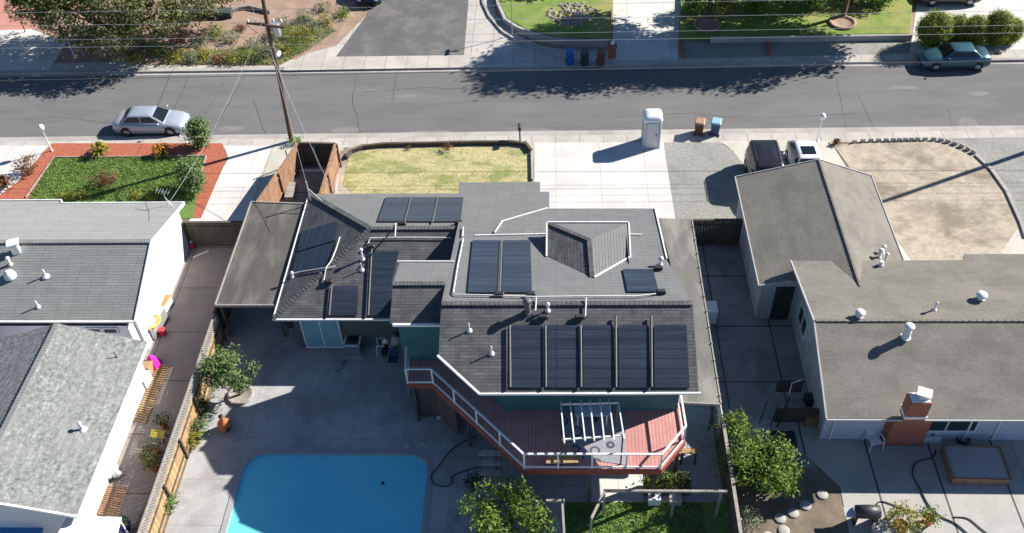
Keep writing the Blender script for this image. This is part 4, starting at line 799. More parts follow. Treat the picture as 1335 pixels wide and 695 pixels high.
# wheeled bins
def bin_(loc, rz, col, lid, label):
    t = thing('wheeled_bin', label, 'bin', (0, 0, 0), 'wheeled bins put out on the street'); b = MB()
    b.loft([[V((x*s, y*s+o_, z)) for x, y in rrect(-.28, .28, -.32, .32, .05, 2)] for z, s, o_ in ((.05, .8, 0), (.1, .83, 0), (.92, 1, 0), (.94, 1.06, 0), (1.0, 1.06, 0))]); b.build('body', col, t)
    b = MB(); b.loft([[V((x*s, y*s, z)) for x, y in rrect(-.31, .31, -.36, .36, .06, 2)] for z, s in ((1.0, 1), (1.05, 1), (1.09, .85))]); b.build('lid', lid, t)
    b = MB(); b.tube([(-.2, .38, .98), (.2, .38, .98)], .022, 6); b.build('handle', lid, t)
    for s in (-1, 1): b = MB(); b.lathe([(.12, -.03), (.13, 0), (.12, .03)], (s*.27, .3, .13), 12, axis=(1, 0, 0)); b.build('wheel', 'tyre', t)
    place(t, loc, rz)
bl = flat('bin_blue', (.02, .13, .42), .5); gn = flat('bin_green', (.02, .06, .05), .5); br_ = flat('bin_brown', (.16, .07, .045), .5); lb = flat('bin_pale_blue', (.30, .48, .70), .4); tb = flat('bin_tan', (.40, .24, .16), .5); db = flat('bin_dark_blue', (.03, .08, .18), .5)
bin_(at(743, 83.5), 0, bl, bl, 'bright blue wheeled bin across the street'); bin_(at(762, 84.5), 0, gn, gn, 'dark green wheeled bin between the blue and the brown one'); bin_(at(783, 84), 0, br_, br_, 'dark brown wheeled bin beside the red brick pillar')
bin_(at(911, 173.5)+V((0, 0, -.12)), 2.9, br_, tb, 'tan lidded brown wheeled bin on the street near the gravel drive'); bin_(at(932, 173.5)+V((0, 0, -.12)), 2.9, db, lb, 'pale blue lidded wheeled bin on the street near the gravel drive')
p = at(798, 74); t = thing('brick_pillar', 'short red brick pillar with a white ball beside the shaded drive', 'pillar', p); b = MB(); b.box(p+V((0, 0, .45)), (.5, .5, .9)); b.build('column', 'brick', t); b = MB(); b.box(p+V((0, 0, .93)), (.58, .58, .06)); b.build('cap', 'brick', t); b = MB(); b.sphere(p+V((0, 0, 1.1)), .15); b.build('ball', 'plastic', t)
for a_, c_, l_ in (((886, 55), (892, 76), 'red brick edging strip down the right side of the shaded drive'), ((1001, 57), (1003, 73), 'short red brick strip across the gravel verge')):
    a_, c_ = at(*a_), at(*c_); b = MB(); b.beam(a_+V((0, 0, .08)), c_+V((0, 0, .08)), .2, .14); tag(b.build('brick_edging', 'brick'), l_, 'edging')
# ================================================================== CARS
def car(name, label, loc, rz, L_, W_, H_, pm, st, cab, wx, wr=.33, sunroof=False, roofrail=False, group='parked cars'):
    t = thing(name, label, 'car', (0, 0, 0), group); b = MB(); rings = []
    for x, zt, zb, hw in st:
        h = hw*W_/2; c = []
        for y, z in ((-.88*h, zb), (-h, zb+.14), (-1.0*h, zb+(zt-zb)*.55), (-.97*h, zt-.13), (-.86*h, zt-.03), (-.5*h, zt+.012), (0, zt+.025)): c.append((y, z))
        c = c+[(-y, z) for y, z in reversed(c[:-1])]; rings.append([V((x*L_, y, z)) for y, z in c])
    b.loft(rings, 0, True, True)
    zb_, x0, x1, x2, x3, wb, wt = cab  # belt z, base rear, base front, roof rear, roof front, half widths
    def ring(f, grow=0.):
        z = zb_+(H_-zb_)*min(f, 1.); g = f if f <= 1 else 1
        xa, xb, hw = x0+(x2-x0)*g, x1+(x3-x1)*g, wb+(wt-wb)*g
        return [V((x, y, z)) for x, y in rrect(xa-grow, xb+grow, -hw-grow, hw+grow, .16, 3)]
    top = ring(1); cen_ = sum(top, V((0, 0, 0)))/len(top)
    rr = [ring(-.12), ring(.5), ring(.86), [p.lerp(cen_, .06)+V((0, 0, 0)) for p in ring(.96)], [p.lerp(cen_, .22)+V((0, 0, .012)) for p in top], [p.lerp(cen_, .7)+V((0, 0, .035)) for p in top]]
    b.loft(rr, 0, True, True)
    for sx in wx:
        for sy in (-1, 1):
            n_ = 14; cc = V((sx, sy*(W_/2-.004), wr)); b.face([cc+V((math.cos(a)*(wr+.07), 0, max(-wr*.3, math.sin(a)*(wr+.07)))) for a in [2*math.pi*k/n_*(-sy) for k in range(n_)]], 1)
    b.build('body', [pm, M['dark']], t)
    def pt(f, u, side):  # on cabin surface
        z = zb_+(H_-zb_)*f; xa, xb, hw = x0+(x2-x0)*f, x1+(x3-x1)*f, wb+(wt-wb)*f
        return V((xa+(xb-xa)*u, side*(hw+.012), z))
    for nm, u0, u1, v0, v1 in (('windshield', None, 1, 0, 0), ('rear_window', None, 0, 0, 0)):
        k = MB(); e = .015 if u1 else -.015; f0, f1 = .08, .88; q = []
        for f, s in ((f0, -1), (f0, 1), (f1, 1), (f1, -1)): p = pt(f, u1, s); p.x += e; p.y *= .86; q.append(p)
        k.slab(q, .01) if abs(q[0].z-q[2].z) < .05 else k.face(q if u1 else list(reversed(q)))
        k.build(nm, 'carglass', t)
    for s in (-1, 1):
        for u0, u1 in ((.07, .47), (.51, .92)):
            k = MB(); q = [pt(.1, u0, s), pt(.1, u1, s), pt(.84, min(u1, .90 if u1 > .6 else u1), s), pt(.84, max(u0, .10), s)]; k.face(q if s < 0 else list(reversed(q))); k.build('side_window', 'carglass', t)
    for sx in wx:
        for sy in (-1, 1):
            k = MB(); c = V((sx, sy*(W_/2-.10), wr)); k.lathe([(wr*.6, -.1), (wr*.95, -.1), (wr, -.06), (wr, .07), (wr*.94, .11), (wr*.62, .11)], c, 18, axis=(0, sy, 0)); wo = k.build('wheel', 'tyre', t)
            k = MB(); k.lathe([(.05, .118), (wr*.62, .115), (wr*.62, .10)], c, 12, axis=(0, sy, 0)); k.build('rim', 'rim', wo)
    zf = st[-2][1]
    for s in (-1, 1):
        k = MB(); k.sphere((st[-2][0]*L_-.02, s*W_*.33, zf-.1), (.13, .17, .07), 8); k.build('headlight', 'glass2', t)
        k = MB(); k.sphere((st[1][0]*L_+.04, s*W_*.34, st[1][1]-.12), (.09, .18, .07), 8); k.build('tail_light', flat('tail_red_%s' % name, (.3, .01, .01), .3) if s < 0 else bpy.data.materials['tail_red_%s' % name], t)
        k = MB(); k.sphere((x1-.28, s*(W_/2+.09), zb_+.1), (.07, .11, .07), 8); k.build('mirror', pm, t)
    if sunroof: k = MB(); k.box((x3*.4+x2*.6+.35, 0, H_+.028), (.75, .8, .02)); k.build('sunroof', 'carglass', t)
    if roofrail:
        for s in (-1, 1): k = MB(); k.tube([(x2+.2, s*wt*.86, H_+.06), (x3-.3, s*wt*.86, H_+.06)], .02, 6); k.build('roof_rail', 'dmetal', t)
    place(t, loc, rz); return t
SED = [(-.5, .62, .45, .70), (-.49, .88, .32, .84), (-.455, 1.0, .25, .93), (-.36, 1.02, .2, .99), (-.2, .98, .18, 1), (0, .95, .18, 1), (.2, .95, .18, 1.0), (.3, .92, .18, .99), (.42, .82, .2, .95), (.475, .70, .25, .87), (.5, .52, .36, .72)]
SUVP = [(-.5, .8, .5, .80), (-.49, 1.05, .34, .9), (-.46, 1.12, .26, .97), (-.3, 1.12, .22, 1), (0, 1.08, .2, 1), (.22, 1.06, .2, 1.0), (.3, 1.04, .2, .99), (.43, .96, .24, .95), (.485, .82, .3, .88), (.5, .62, .4, .78)]
gy = math.atan2(n1.y-n0.y, n1.x-n0.x); cp = (at(150, 180)+at(236, 180))/2
car('sedan', 'silver grey sports sedan parked at the near kerb beside the mulch bed', (cp.x, n0.y+1.15, -.13), gy, 4.75, 1.88, 1.43, paint('silver_paint', (.40, .45, .52), .5, .25), SED, (.96, -1.85, 1.15, -1.15, .35, .80, .60), (-1.42, 1.42), .35)
cp = (at(1204, 92)+at(1288, 90))/2
car('sedan', 'dark teal older sedan parked at the far kerb in front of the round hedges', (cp.x, cp.y+.85, -.13), gy+math.pi, 4.55, 1.78, 1.42, paint('teal_paint', (.05, .13, .17), .6, .4), SED, (.96, -1.65, 1.0, -1.05, .25, .76, .58), (-1.36, 1.36), .32)
p = at(990, 226); car('van', 'black van with ribbed roof parked left of the white car behind the garage', (p.x+.1, p.y-1.2, .014), -math.pi/2, 4.7, 1.95, 1.9, paint('black_paint', (.02, .02, .023), .7, .2), SUVP, (1.1, -2.2, 1.15, -2.05, .4, .92, .80), (-1.45, 1.45), .36, roofrail=True)
p = at(1048, 226); car('hatchback', 'white hatchback with a dark sunroof parked right of the black van', (p.x+.05, p.y-.1, .014), math.pi/2+.0+math.pi, 4.5, 1.85, 1.48, paint('white_paint_car', (.80, .81, .82), .6, 0), SED, (.98, -2.05, 1.05, -1.35, .2, .82, .62), (-1.36, 1.36), .34, sunroof=True)
p = at(482, 10); car('hatchback', 'black car on the side street, only its front end in view', (p.x-.1, p.y+2.0, .02), -math.pi/2, 4.3, 1.85, 1.5, paint('black_gloss', (.02, .02, .03), .7, .2), SED, (.98, -1.85, 1.05, -1.25, .2, .82, .62), (-1.3, 1.3), .34)
p = at(1238, 9); car('sedan', 'dark car parked across the drive behind the round hedges', (p.x, p.y+.9, .016), gy, 4.6, 1.85, 1.48, paint('charcoal_paint', (.04, .04, .045), .7, .3), SED, (.98, -1.85, 1.05, -1.25, .2, .82, .62), (-1.35, 1.35), .34)
#PART4
# ================================================================== VEGETATION, FAR SIDE
p = at(168, 70); tree('tree', 'big spreading olive green tree shading the street at the top left', 'tree', p,
     [(-5.5, 1.5, 3.6, 2.3, 2, 1.6), (-2.6, -.6, 3.4, 2.3, 2, 1.7), (.2, .6, 4.3, 2.7, 2.4, 1.9), (2.8, -.4, 3.6, 2.4, 2.1, 1.7), (5.2, 1.5, 3.4, 2.2, 2, 1.5), (-1, 3.4, 5, 3, 2.4, 2), (3.5, 4, 4.6, 2.7, 2.3, 1.8), (0, -1.8, 2.3, 2, 1.4, 1.3), (7.2, 3.6, 3.6, 2, 2, 1.4)], 30000, .15, 'leaf_b', .28, th=2.2)
p = at(-15, 60); tree('tree', 'tree at the very left edge whose shade covers the drive and the street', 'tree', p, [(0, 1, 7.5, 3.6, 3.2, 2.4), (3.4, .5, 7.8, 2.8, 2.6, 2.2), (-3.6, 0, 7, 3, 2.8, 2), (6.5, -1, 5.6, 2.4, 2.2, 1.6)], 17000, .2, 'leaf_d', .28, th=4.2)
for i, (x, y, r, h, l_) in enumerate([(33, 42, .75, 2.6, 'slender yellowish sapling standing on the pink terrace edge'), (58, 45, .9, 2.4, 'slender yellowish sapling between the pink terrace and the big olive tree')]):
    p = at(x, y); tree('sapling', l_, 'small tree', p, [(0, 0, h*.75, r, r, h*.3), (.2, .1, h*.5, r*.7, r*.7, h*.25)], 700, .09, 'leaf_b', .05)
tr_shade = [(-1.8, -1.2, 4.3, 2.0, 1.2, .9), (2.6, -1.0, 4.4, 2.0, 1.2, .9), (0, 0, 7.0, 3.6, 3.2, 2.3), (3.3, .6, 6.6, 2.8, 2.6, 1.9), (-3.2, .2, 6.4, 2.7, 2.5, 1.8), (.4, -2.6, 5.6, 2.6, 1.9, 1.5), (1.5, 2.8, 7.4, 3.2, 2.6, 2.2), (0, .5, 9.2, 2.8, 2.5, 1.6), (4.5, -1, 5.8, 2.2, 1.9, 1.4)]
p = at(922, 30); tree('tree', 'bright leafy tree in the ring bed left of the shady lawn', 'tree', p+V((0, 0, .3)), tr_shade, 30000, .2, 'leaf_a', .22, th=3.6, group='street trees on the shady lawn')
p = at(1098, 27); tree('tree', 'bright leafy tree in the ring bed near the round hedges', 'tree', p+V((0, 0, .3)), [(q[0]*1.1+.4, q[1]+.1, q[2]+.1, *[w_*1.0 for w_ in q[3:]]) for q in tr_shade], 30000, .2, 'leaf_a', .22, th=3.4, group='street trees on the shady lawn')
p = at(775, 4)+V((0, 3.6, 0)); tree('tree', 'tree behind the rocky patch of the corner lawn', 'tree', p, [(0, 0, 3.6, 1.6, 1.5, 1.3), (1.6, .5, 3.4, 1.3, 1.4, 1.1)], 6000, .18, 'leaf_c', .18, th=3.2)
for (x, y), l_ in (((922, 33), 'pale stone ring around the foot of the left lawn tree'), ((1098, 30), 'pale stone ring around the foot of the right lawn tree')):
    p = at(x, y, .35); b = MB(); b.lathe([(.95, 0), (1.0, .1), (.8, .14), (.75, .05), (.3, .07), (.02, .08)], p, 20); tag(b.build('tree_ring', 'brown'), l_, 'tree ring')
b = MB()
for _ in range(260):
    x, y = R.uniform(712, 782), R.uniform(4, 34)
    if abs(x-747)/36+abs(y-18)/18 > 1.15: continue
    p = at(x, y, .42); b.sphere(p, (R.uniform(.08, .2), R.uniform(.08, .2), R.uniform(.06, .13)), 6)
tag(b.build('rock_patch', 'rock'), 'patch of pinkish grey stones on the corner lawn', 'stones', kind='stuff')
hl = ['round topped clipped hedge bush, largest and nearest the shady lawn', 'narrow clipped hedge bush second from the shady lawn', 'clipped hedge bush with reddish top in the middle of the row', 'clipped hedge bush fourth in the row, bright on top', 'last clipped hedge bush beside the bright drive']
for i, (x, y, r, h, k) in enumerate([(1213, 60, 1.35, 2.6, 1600), (1241, 58, .85, 2.3, 1000), (1264, 60, 1.05, 2.3, 1100), (1293, 58, 1.1, 2.6, 1200), (1314, 56, .8, 1.9, 800)]):
    p = at(x, y); hb = tree('hedge_bush', hl[i], 'bush', p, [(0, 0, h*.55, r*.93, r*.85, h*.45), (0, 0, h*.35, r*.85, r*.8, h*.35)], k*9, .06, 'hedge', .06, 'clipped hedge bushes in a row', th=.3, clump=6)
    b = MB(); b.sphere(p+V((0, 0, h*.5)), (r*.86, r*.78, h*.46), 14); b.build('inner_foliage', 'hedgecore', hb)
b = MB()
for x, y in ((1290, 68), (1296, 67), (1303, 68)): b.sphere(at(x, y, .1), (.25, .18, .14), 7)
tag(b.build('rocks', 'rock'), 'few small rocks at the foot of the last hedge bush', 'rocks', kind='stuff')
# garden plants across the street
gard = [(222, 40, 1.1, 1.2, 'leaf_b', 'olive shrub'), (236, 52, .9, 1.0, 'leaf_r', 'russet shrub'), (205, 70, 1.1, .9, 'leaf_a', 'bright green shrub'), (186, 58, 1., 1.1, 'leaf_b', 'olive shrub'), (262, 60, .9, .6, 'leaf_g', 'grey green shrub'), (278, 50, 1.2, .8, 'leaf_a', 'bright green mound'), (298, 55, .9, .6, 'leaf_g', 'grey green mound'),
        (232, 78, .9, .7, 'leaf_y', 'yellow flowering mound'), (252, 80, .8, .6, 'leaf_g', 'pale silvery mound'), (270, 76, .9, .6, 'leaf_y', 'yellow green mound'), (290, 80, .6, .5, 'leaf_r', 'dry russet mound'), (305, 82, .7, .6, 'leaf_y', 'yellow mound'), (322, 78, .8, .7, 'leaf_a', 'bright green mound'), (330, 62, .7, .6, 'leaf_g', 'dusty green mound'),
        (340, 78, .6, .5, 'leaf_d', 'dark green mound'), (352, 72, .8, .6, 'leaf_g', 'silvery mound'), (372, 70, .9, .7, 'leaf_y', 'yellow green mound'), (388, 62, 1.0, .7, 'leaf_a', 'bright yellow green mound'), (378, 50, .9, .8, 'leaf_y', 'tall yellow clump'), (400, 50, 1.0, .7, 'leaf_y', 'yellow flowering clump'), (412, 38, .9, .6, 'leaf_g', 'pale green clump'),
        (368, 34, .8, .7, 'leaf_g', 'grey clump'), (395, 26, .9, .9, 'leaf_g', 'large silvery clump'), (448, 22, .8, .6, 'leaf_a', 'round green mound'), (428, 30, .7, .5, 'leaf_y', 'straw coloured clump'), (420, 14, .7, .6, 'leaf_b', 'olive clump'), (350, 52, .6, .5, 'leaf_d', 'dark clump'), (178, 80, .7, .5, 'leaf_y', 'low yellow mound'), (316, 40, .5, .4, 'leaf_r', 'small russet tuft'), (245, 30, .7, .6, 'leaf_b', 'small olive shrub')]
refs = [(185, 'right of the big olive tree'), (235, 'near the brown path bend'), (275, 'in the middle of the brown garden'), (320, 'left of the utility pole top'), (360, 'behind the utility pole'), (400, 'between the pole and the side street'), (450, 'beside the side street corner')]
seen = {}
for x, y, r, h, mm, l_ in gard:
    rf = min(refs, key=lambda q: abs(q[0]-x))[1]; row = ' at the kerb' if y > 74 else (' halfway back' if y > 45 else ' far back'); lab = l_+row+', '+rf; 
    if lab in seen: lab = 'another '+lab
    seen[lab] = 1; bush('garden_shrub', lab, 'shrub', x, y, r, h, int(420*r*r+250), .075, mm, 'shrubs in the brown garden')
grass('undergrowth', [(215, 84), (365, 85), (402, 66), (440, 40), (395, 20), (340, 62), (215, 70)], .02, 6000, .24, 'paleblade', 'dry tufts and ground cover between the garden shrubs')
b = MB(); b.slab(P([(215, 18), (300, 17), (302, 10), (218, 8)], .5), .5, 0); tag(b.build('garden_wall', mat('dark_slate_wall', (.05, .07, .07), .8)), 'dark slate garden wall behind the brown garden', 'wall')
wall_line('stone_edging', [(300, 17), (312, 13), (326, 11), (340, 14), (352, 17)], .3, .3, 'rock', 'curved whitish stone edging beside the dark slate wall', 'edging')
# near side plants
bush('small_tree', 'bushy small tree between the silver sedan and the left drive', 'small tree', 264, 190, .78, 1.9, 2200, .11, 'leaf_c')
bush('shrub', 'round citrus shrub on the lawn corner by the light grey roof', 'shrub', 258, 248, 1.0, 2.0, 3000, .10, 'leaf_c')
bush('shrub', 'dry greyish bush in the middle of the green lawn', 'shrub', 140, 240, .85, .9, 800, .07, 'leaf_r')
bush('shrub', 'russet bush in the mulch bed below the white globe lamp', 'shrub', 38, 224, .75, 1.0, 800, .08, 'leaf_r')
spiky('flax_plant', 'purple brown spiky plant at the left end of the mulch bed', 8, 243, .9, .9, 50, 'leaf_r', 'spiky plants in the mulch bed')
spiky('flax_plant', 'yellow green spiky plant right below the silver sedan', 131, 201, 1.0, 1.0, 60, 'leaf_y', 'spiky plants in the mulch bed')
spiky('flax_plant', 'orange yellow spiky plant in the mulch strip by the lawn', 211, 201, .95, .9, 60, 'leaf_o', 'spiky plants in the mulch bed')
for i, x in enumerate((80, 95, 108, 180, 200)): bush('groundcover_plant', 'low bright plant along the roof edge, '+['first', 'second', 'third', 'fourth', 'last'][i]+' from the left', 'plant', x, 258, .4, .4, 200, .07, 'leaf_y', 'low plants along the light grey roof')
bush('ivy_tuft', 'small green tuft at the foot of the utility pole', 'plant', 385, 186, .5, .5, 350, .06, 'leaf_a')
bush('shrub', 'small dry bush at the street edge of the dry lawn', 'shrub', 585, 196, .45, .5, 260, .05, 'leaf_r'); bush('shrub', 'tiny dry tuft left of the small dry bush on the dry lawn', 'shrub', 532, 194, .25, .3, 120, .05, 'leaf_b')
spiky('weed', 'tuft of dry weeds by the white globe lamp at the dirt yard', 1090, 188, .5, .4, 40, 'leaf_r')
# back yard trees
p = at(314, 516); t = tree('citrus_tree', 'small citrus tree in the sunlit corner of the pool patio', 'tree', p, [(q[0]-.35, q[1]+.35, *q[2:]) for q in ragged(1.35, 1.0, 1.3, 2.3, 13, 3)], 2900, .10, 'leaf_c', .09, th=1.0, clump=12)
b = MB(); b.lathe([(.62, 0), (.66, .1), (.6, .16), (.5, .1), (.02, .1)], p, 18); tag(b.build('tree_ring', 'woodgrey'), 'round edging ring filled with soil under the citrus tree', 'tree ring')
for x, y, r, h, mm, l_ in ((262, 560, .55, .9, 'leaf_c', 'leafy plant by the board fence beside the clay chimenea'), (256, 578, .5, .6, 'leaf_y', 'yellow green plant by the board fence below the chimenea'), (268, 535, .35, .7, 'leaf_d', 'dark thin plant by the board fence above the chimenea'), (224, 664, .5, .7, 'leaf_c', 'leafy pot plant at the lower end of the board fence'), (318, 505, .3, .4, 'leaf_d', 'small dark plant at the citrus tree foot')):
    bush('plant', l_, 'plant', x, y, r, h, int(900*r), .07, mm)
p = at(668, 706); tree('shrub_tree', 'large leafy yellow green tree below the deck corner', 'tree', p, [(q[0]-.3, q[1]+.2, *q[2:]) for q in ragged(1.9, 1.5, 1.0, 2.7, 20, 5, (.24, .42))], 4200, .10, 'leaf_a', .1, th=1., clump=12)
bush('plant', 'small leafy plant at the foot of the deck stairs', 'plant', 618, 634, .4, .5, 260, .08, 'leaf_d')
p = at(990, 640); tree('shrub_tree', 'dense bright green tree between the board fence and the stepping stones', 'tree', p, [(q[0]-.2, q[1]+.2, *q[2:]) for q in ragged(1.85, 1.85, .7, 2.5, 26, 8, (.26, .46))], 6500, .10, 'leaf_a', .11, th=.8, clump=12)
p = at(948, 580); bush('climber', 'bright leafy climber at the top end of the shaded board fence', 'climber', 950, 578, .6, 2.4, 1200, .09, 'leaf_a'); bush('climber', 'thin leafy climber hanging low on the shaded board fence', 'climber', 968, 690, .8, .8, 600, .08, 'leaf_g')
b = MB(); q = at(869, 640); b.box(q+V((0, 0, .25)), (2.0, .5, .5), .02); tag(b.build('planter_box', 'wooddark'), 'long dark planter box beside the lattice panel', 'planter')
for i, x in enumerate((850, 862, 874, 888)): bush('plant', 'leafy plant in the long planter box, '+['first from the lattice', 'second from the lattice', 'third from the lattice', 'at the fence end'][i], 'plant', x, 632, .4, .5, 350, .08, 'leaf_d' if i % 2 else 'leaf_a', 'plants in the long planter box', z=.4)
# ================================================================== LEFT ALLEY CLUTTER
def pot(px, py, r, h, mm, label, plant=None, pl_='leaf_c', n=250, name='plant_pot', z=0):
    p = at(px, py, z); t = thing(name, label, 'pot', p); b = MB(); b.lathe([(r*.65, 0), (r*.95, h*.85), (r*1.05, h*.86), (r*1.05, h), (r*.9, h), (r*.85, h*.9), (.01, h*.9)], p, 16); b.build('pot', mm, t)
    if plant: b = MB(); leaves(b, [(p.x, p.y, p.z+h+plant*.5, plant*.7, plant*.7, plant*.5)], n, .07, 8); b.build('foliage', pl_, t)
bx = flat('item_red', (.5, .03, .06), .5); mg = flat('item_magenta', (.75, .02, .38), .6); yl_ = flat('item_yellow', (.70, .55, .08), .6); og = flat('item_orange', (.65, .20, .06), .6); bd = flat('item_blue', (.04, .05, .55), .4); cb_ = flat('item_card', (.42, .26, .14), .8)
def crate(px, py, w_, d_, h_, mm, rz, label, name='storage_box', cat='box', z=0., lid=None):
    p = at(px, py, z); t = thing(name, label, cat, p); b = MB(); b.box(p+V((0, 0, h_/2)), (w_, d_, h_), rz, bev=.04); b.build('body', mm, t); b = MB(); b.box(p+V((0, 0, h_+.025)), (w_*1.05, d_*1.05, .05), rz, bev=.015); b.build('lid', lid or mm, t); return t
crate(203, 428, .8, 1.6, .8, 'metal', -.12, 'long pale grey storage chest against the white gable wall', 'storage_chest', 'chest')
t = thing('garden_hose', 'coiled yellow garden hose on top of the long storage chest', 'hose', at(200, 420, .8)); p = at(199, 420, .84); b = MB(); b.tube([p+V((math.cos(a*.5)*(.2+.006*a), math.sin(a*.5)*(.32+.006*a), .002*a)) for a in range(40)], .025, 5); b.build('coil', yl_, t)
p = at(190, 438, 0); b = MB(); b.sphere(p+V((.1, 0, .35)), (.45, .35, .35), 10); tag(b.build('rubbish_bag', 'dark'), 'black bag at the near end of the long storage chest', 'bag')
crate(213, 436, .3, .3, .35, bx, .1, 'small dark red box on the ground beside the long chest')
crate(216, 402, .5, .9, .55, 'plastic', -.2, 'white tub with orange lid further up the alley from the chest', 'storage_tub', 'tub', lid=og)
p = at(209, 382); t = thing('satellite_dish', 'grey dish leaning on the white gable wall', 'dish', p); b = MB(); b.lathe([(.02, 0), (.2, .03), (.34, .11), (.35, .12), (.2, .05), (.02, .02)], p+V((0, 0, .5)), 16, axis=(.8, -.3, .5)); b.build('dish', 'metal', t); b = MB(); b.tube([p, p+V((0, 0, .5))], .03, 6); b.build('stand', 'dmetal', t)
crate(252, 306, .45, .45, .5, 'dark', .1, 'black box in the corner of the alley gate', lid='dark'); crate(262, 300, .5, .4, .4, 'dark', 0, 'low black box against the alley gate'); crate(250, 322, .35, .35, .3, bx, .4, 'dark red bucket shaped box by the white gable wall')
p = at(248, 315, .3); b = MB(); b.sphere(p, .24, 12); o = tag(b.build('beach_ball', mat('ball', (.55, .72, .85), .5, .3, 2.5)), 'pale blue and white ball among boxes by the white gable wall', 'ball'); o.location.z = .05
b = MB(); b.box(at(255, 303, 0)+V((0, -.1, .35)), (.1, .12, .7), .3); b.box(at(255, 303, 0)+V((0, -.1, .72)), (.3, .2, .06), .3); tag(b.build('stool', 'woodred'), 'narrow brown wooden stand beside the black box', 'stand')
b = MB(); b.beam(at(252, 336, .05), at(272, 327, .05), .12, .06); tag(b.build('plank', 'offwhite'), 'white plank lying on the sunlit concrete by the gable wall', 'plank')
crate(194, 484, .5, .5, .5, cb_, -.1, 'brown cardboard box below the magenta cloth'); crate(190, 500, .5, .7, .55, 'offwhite', -.1, 'cream box between the cardboard box and the slatted walkway')
p = at(200, 476); b = MB()
for i in range(7): a = i*.9; b.lathe([(.02, .8), (.16, .62), (.38, .15), (.42, 0)], p+V((math.cos(a)*.04, math.sin(a)*.04, 0)), 7+i % 3, sm=False) if i == 0 else None
t = thing('umbrella', 'folded magenta parasol leaning in the alley', 'parasol', p); b.build('canopy', mg, t); k = MB(); k.tube([p, p+V((.02, 0, .75))], .02, 6); k.build('pole', 'metal', t)
def slats(name, px, mm, label, n, cat='walkway', bearers=True):
    q = P(px, .05); t = thing(name, label, cat, (q[0]+q[2])/2)
    b = MB()
    for i in range(n):
        f = (i+.5)/n; b.beam(q[0].lerp(q[3], f), q[1].lerp(q[2], f), .07, .035)
    b.build('slats', mm, t)
    for a, c in ((.15, .15), (.85, .85)):
        b = MB(); b.beam(q[0].lerp(q[1], a)-V((0, 0, .03)), q[3].lerp(q[2], a)-V((0, 0, .03)), .05, .03); b.build('bearer', mm, t)
slats('slatted_walkway', [(206, 474), (222, 476), (190, 552), (174, 548)], 'wood', 'pale slatted wooden walkway along the white wall', 26)
slats('slatted_walkway', [(138, 632), (166, 636), (150, 676), (118, 668)], 'woodred', 'reddish slatted ramp at the lower end of the alley', 14)
crate(124, 652, .55, 1.2, .35, og, -.05, 'long orange brown box under the roof edge at the alley end')
t = thing('bench', 'yellow slatted bench by the board fence in the alley', 'bench', at(208, 572)); q = P([(198, 560), (216, 562), (213, 572), (195, 570)], .45); b = MB()
for i in range(5): b.beam(q[0].lerp(q[3], (i+.5)/5), q[1].lerp(q[2], (i+.5)/5), .09, .03)
b.build('seat', yl_, t)
for c in q: b = MB(); c = c+(sum(q, V((0, 0, 0)))/4-c)*.12; b.box((c.x, c.y, .21), (.05, .05, .42)); b.build('leg', 'wooddark', t)
for x, y, r, pl_, l_ in ((204, 592, .26, 'leaf_g', 'pot with pale leafy plant below the yellow bench'), (196, 602, .24, 'leaf_b', 'pot with olive plant left of its pale neighbour'), (203, 612, .26, 'leaf_c', 'pot with green plant, lowest by the alley fence'), (216, 558, .2, 'leaf_d', 'dark tall plant pot between the bench and the fence')): pot(x, y, r, .4, 'terra', l_, .5, pl_)
pot(165, 690, .3, .5, bd, 'shiny blue pot with a leafy plant at the alley bottom', .35, 'leaf_a')
for i, (x, y, s) in enumerate(((146, 610, .3), (152, 618, .26), (142, 620, .24))): b = MB(); b.sphere(at(x, y, .25), (s, s*.8, s*.7), 9); o = tag(b.build('sack', 'plastic' if i != 1 else 'metal'), ['white sack against the wall at the roof edge', 'grey sack right of the white ones', 'small white sack nearest the roof edge'][i], 'sack')
b = MB(); b.slab([at(-10, 668, 1.0), at(48, 672, 1.0), at(56, 690, 1.0), at(40, 720, 1.0), at(-20, 720, 1.0)], .06); t = thing('tarp_table', 'table covered with a bright blue tarp below the mottled roof', 'table', at(20, 690)); b.build('tarp', flat('tarp_blue', (.03, .22, .50), .5), t); b = MB(); b.box(at(20, 695, .5)+V((0, 0, 0)), (1.2, .8, .9)); b.build('frame', 'dmetal', t)
pot(62, 684, .2, .3, 'terra', 'pot with yellow flowers beside the blue tarp', .35, 'leaf_y')
# ================================================================== POOL PATIO THINGS
p = at(295, 560); t = thing('chimenea', 'terracotta clay chimenea on the pool patio by the fence plants', 'chimenea', p); b = MB(); b.lathe([(.12, .0), (.26, .08), (.34, .3), (.3, .52), (.13, .72), (.1, .95), (.13, 1.0)], p, 16); b.build('body', 'terra', t); b = MB(); b.lathe([(.14, 0), (.12, .05), (.01, .05)], p+V((.2, -.2, .32)), 12, axis=(.7, -.7, .15)); b.build('mouth', 'dark', t); b = MB(); b.lathe([(.1, .98), (.11, 1.06), (.02, 1.06)], p, 10); b.build('cap', 'dark', t)
p = at(463, 458); t = thing('air_conditioner', 'square outdoor cooling unit on a pad by the sliding door', 'cooling unit', p); b = MB(); b.box(p+V((0, 0, .04)), (1.0, 1.0, .08)); b.build('pad', 'curb', t)
b = MB(); b.box(p+V((0, 0, .46)), (.78, .78, .76), 0, bev=.05); b.build('case', flat('case_grey', (.20, .23, .26), .5, .3), t); b = MB(); b.lathe([(.3, .86), (.31, .88), (.05, .9)], p, 16); b.build('fan_grille', 'dark', t)
for a in range(4):
    b = MB(); c, s = math.cos(a*math.pi/2), math.sin(a*math.pi/2); b.box(p+V((c*.37, s*.37, .86)), (.09 if a % 2 == 0 else .82, .82 if a % 2 == 0 else .09, .05)); b.build('rim', 'plastic', t)
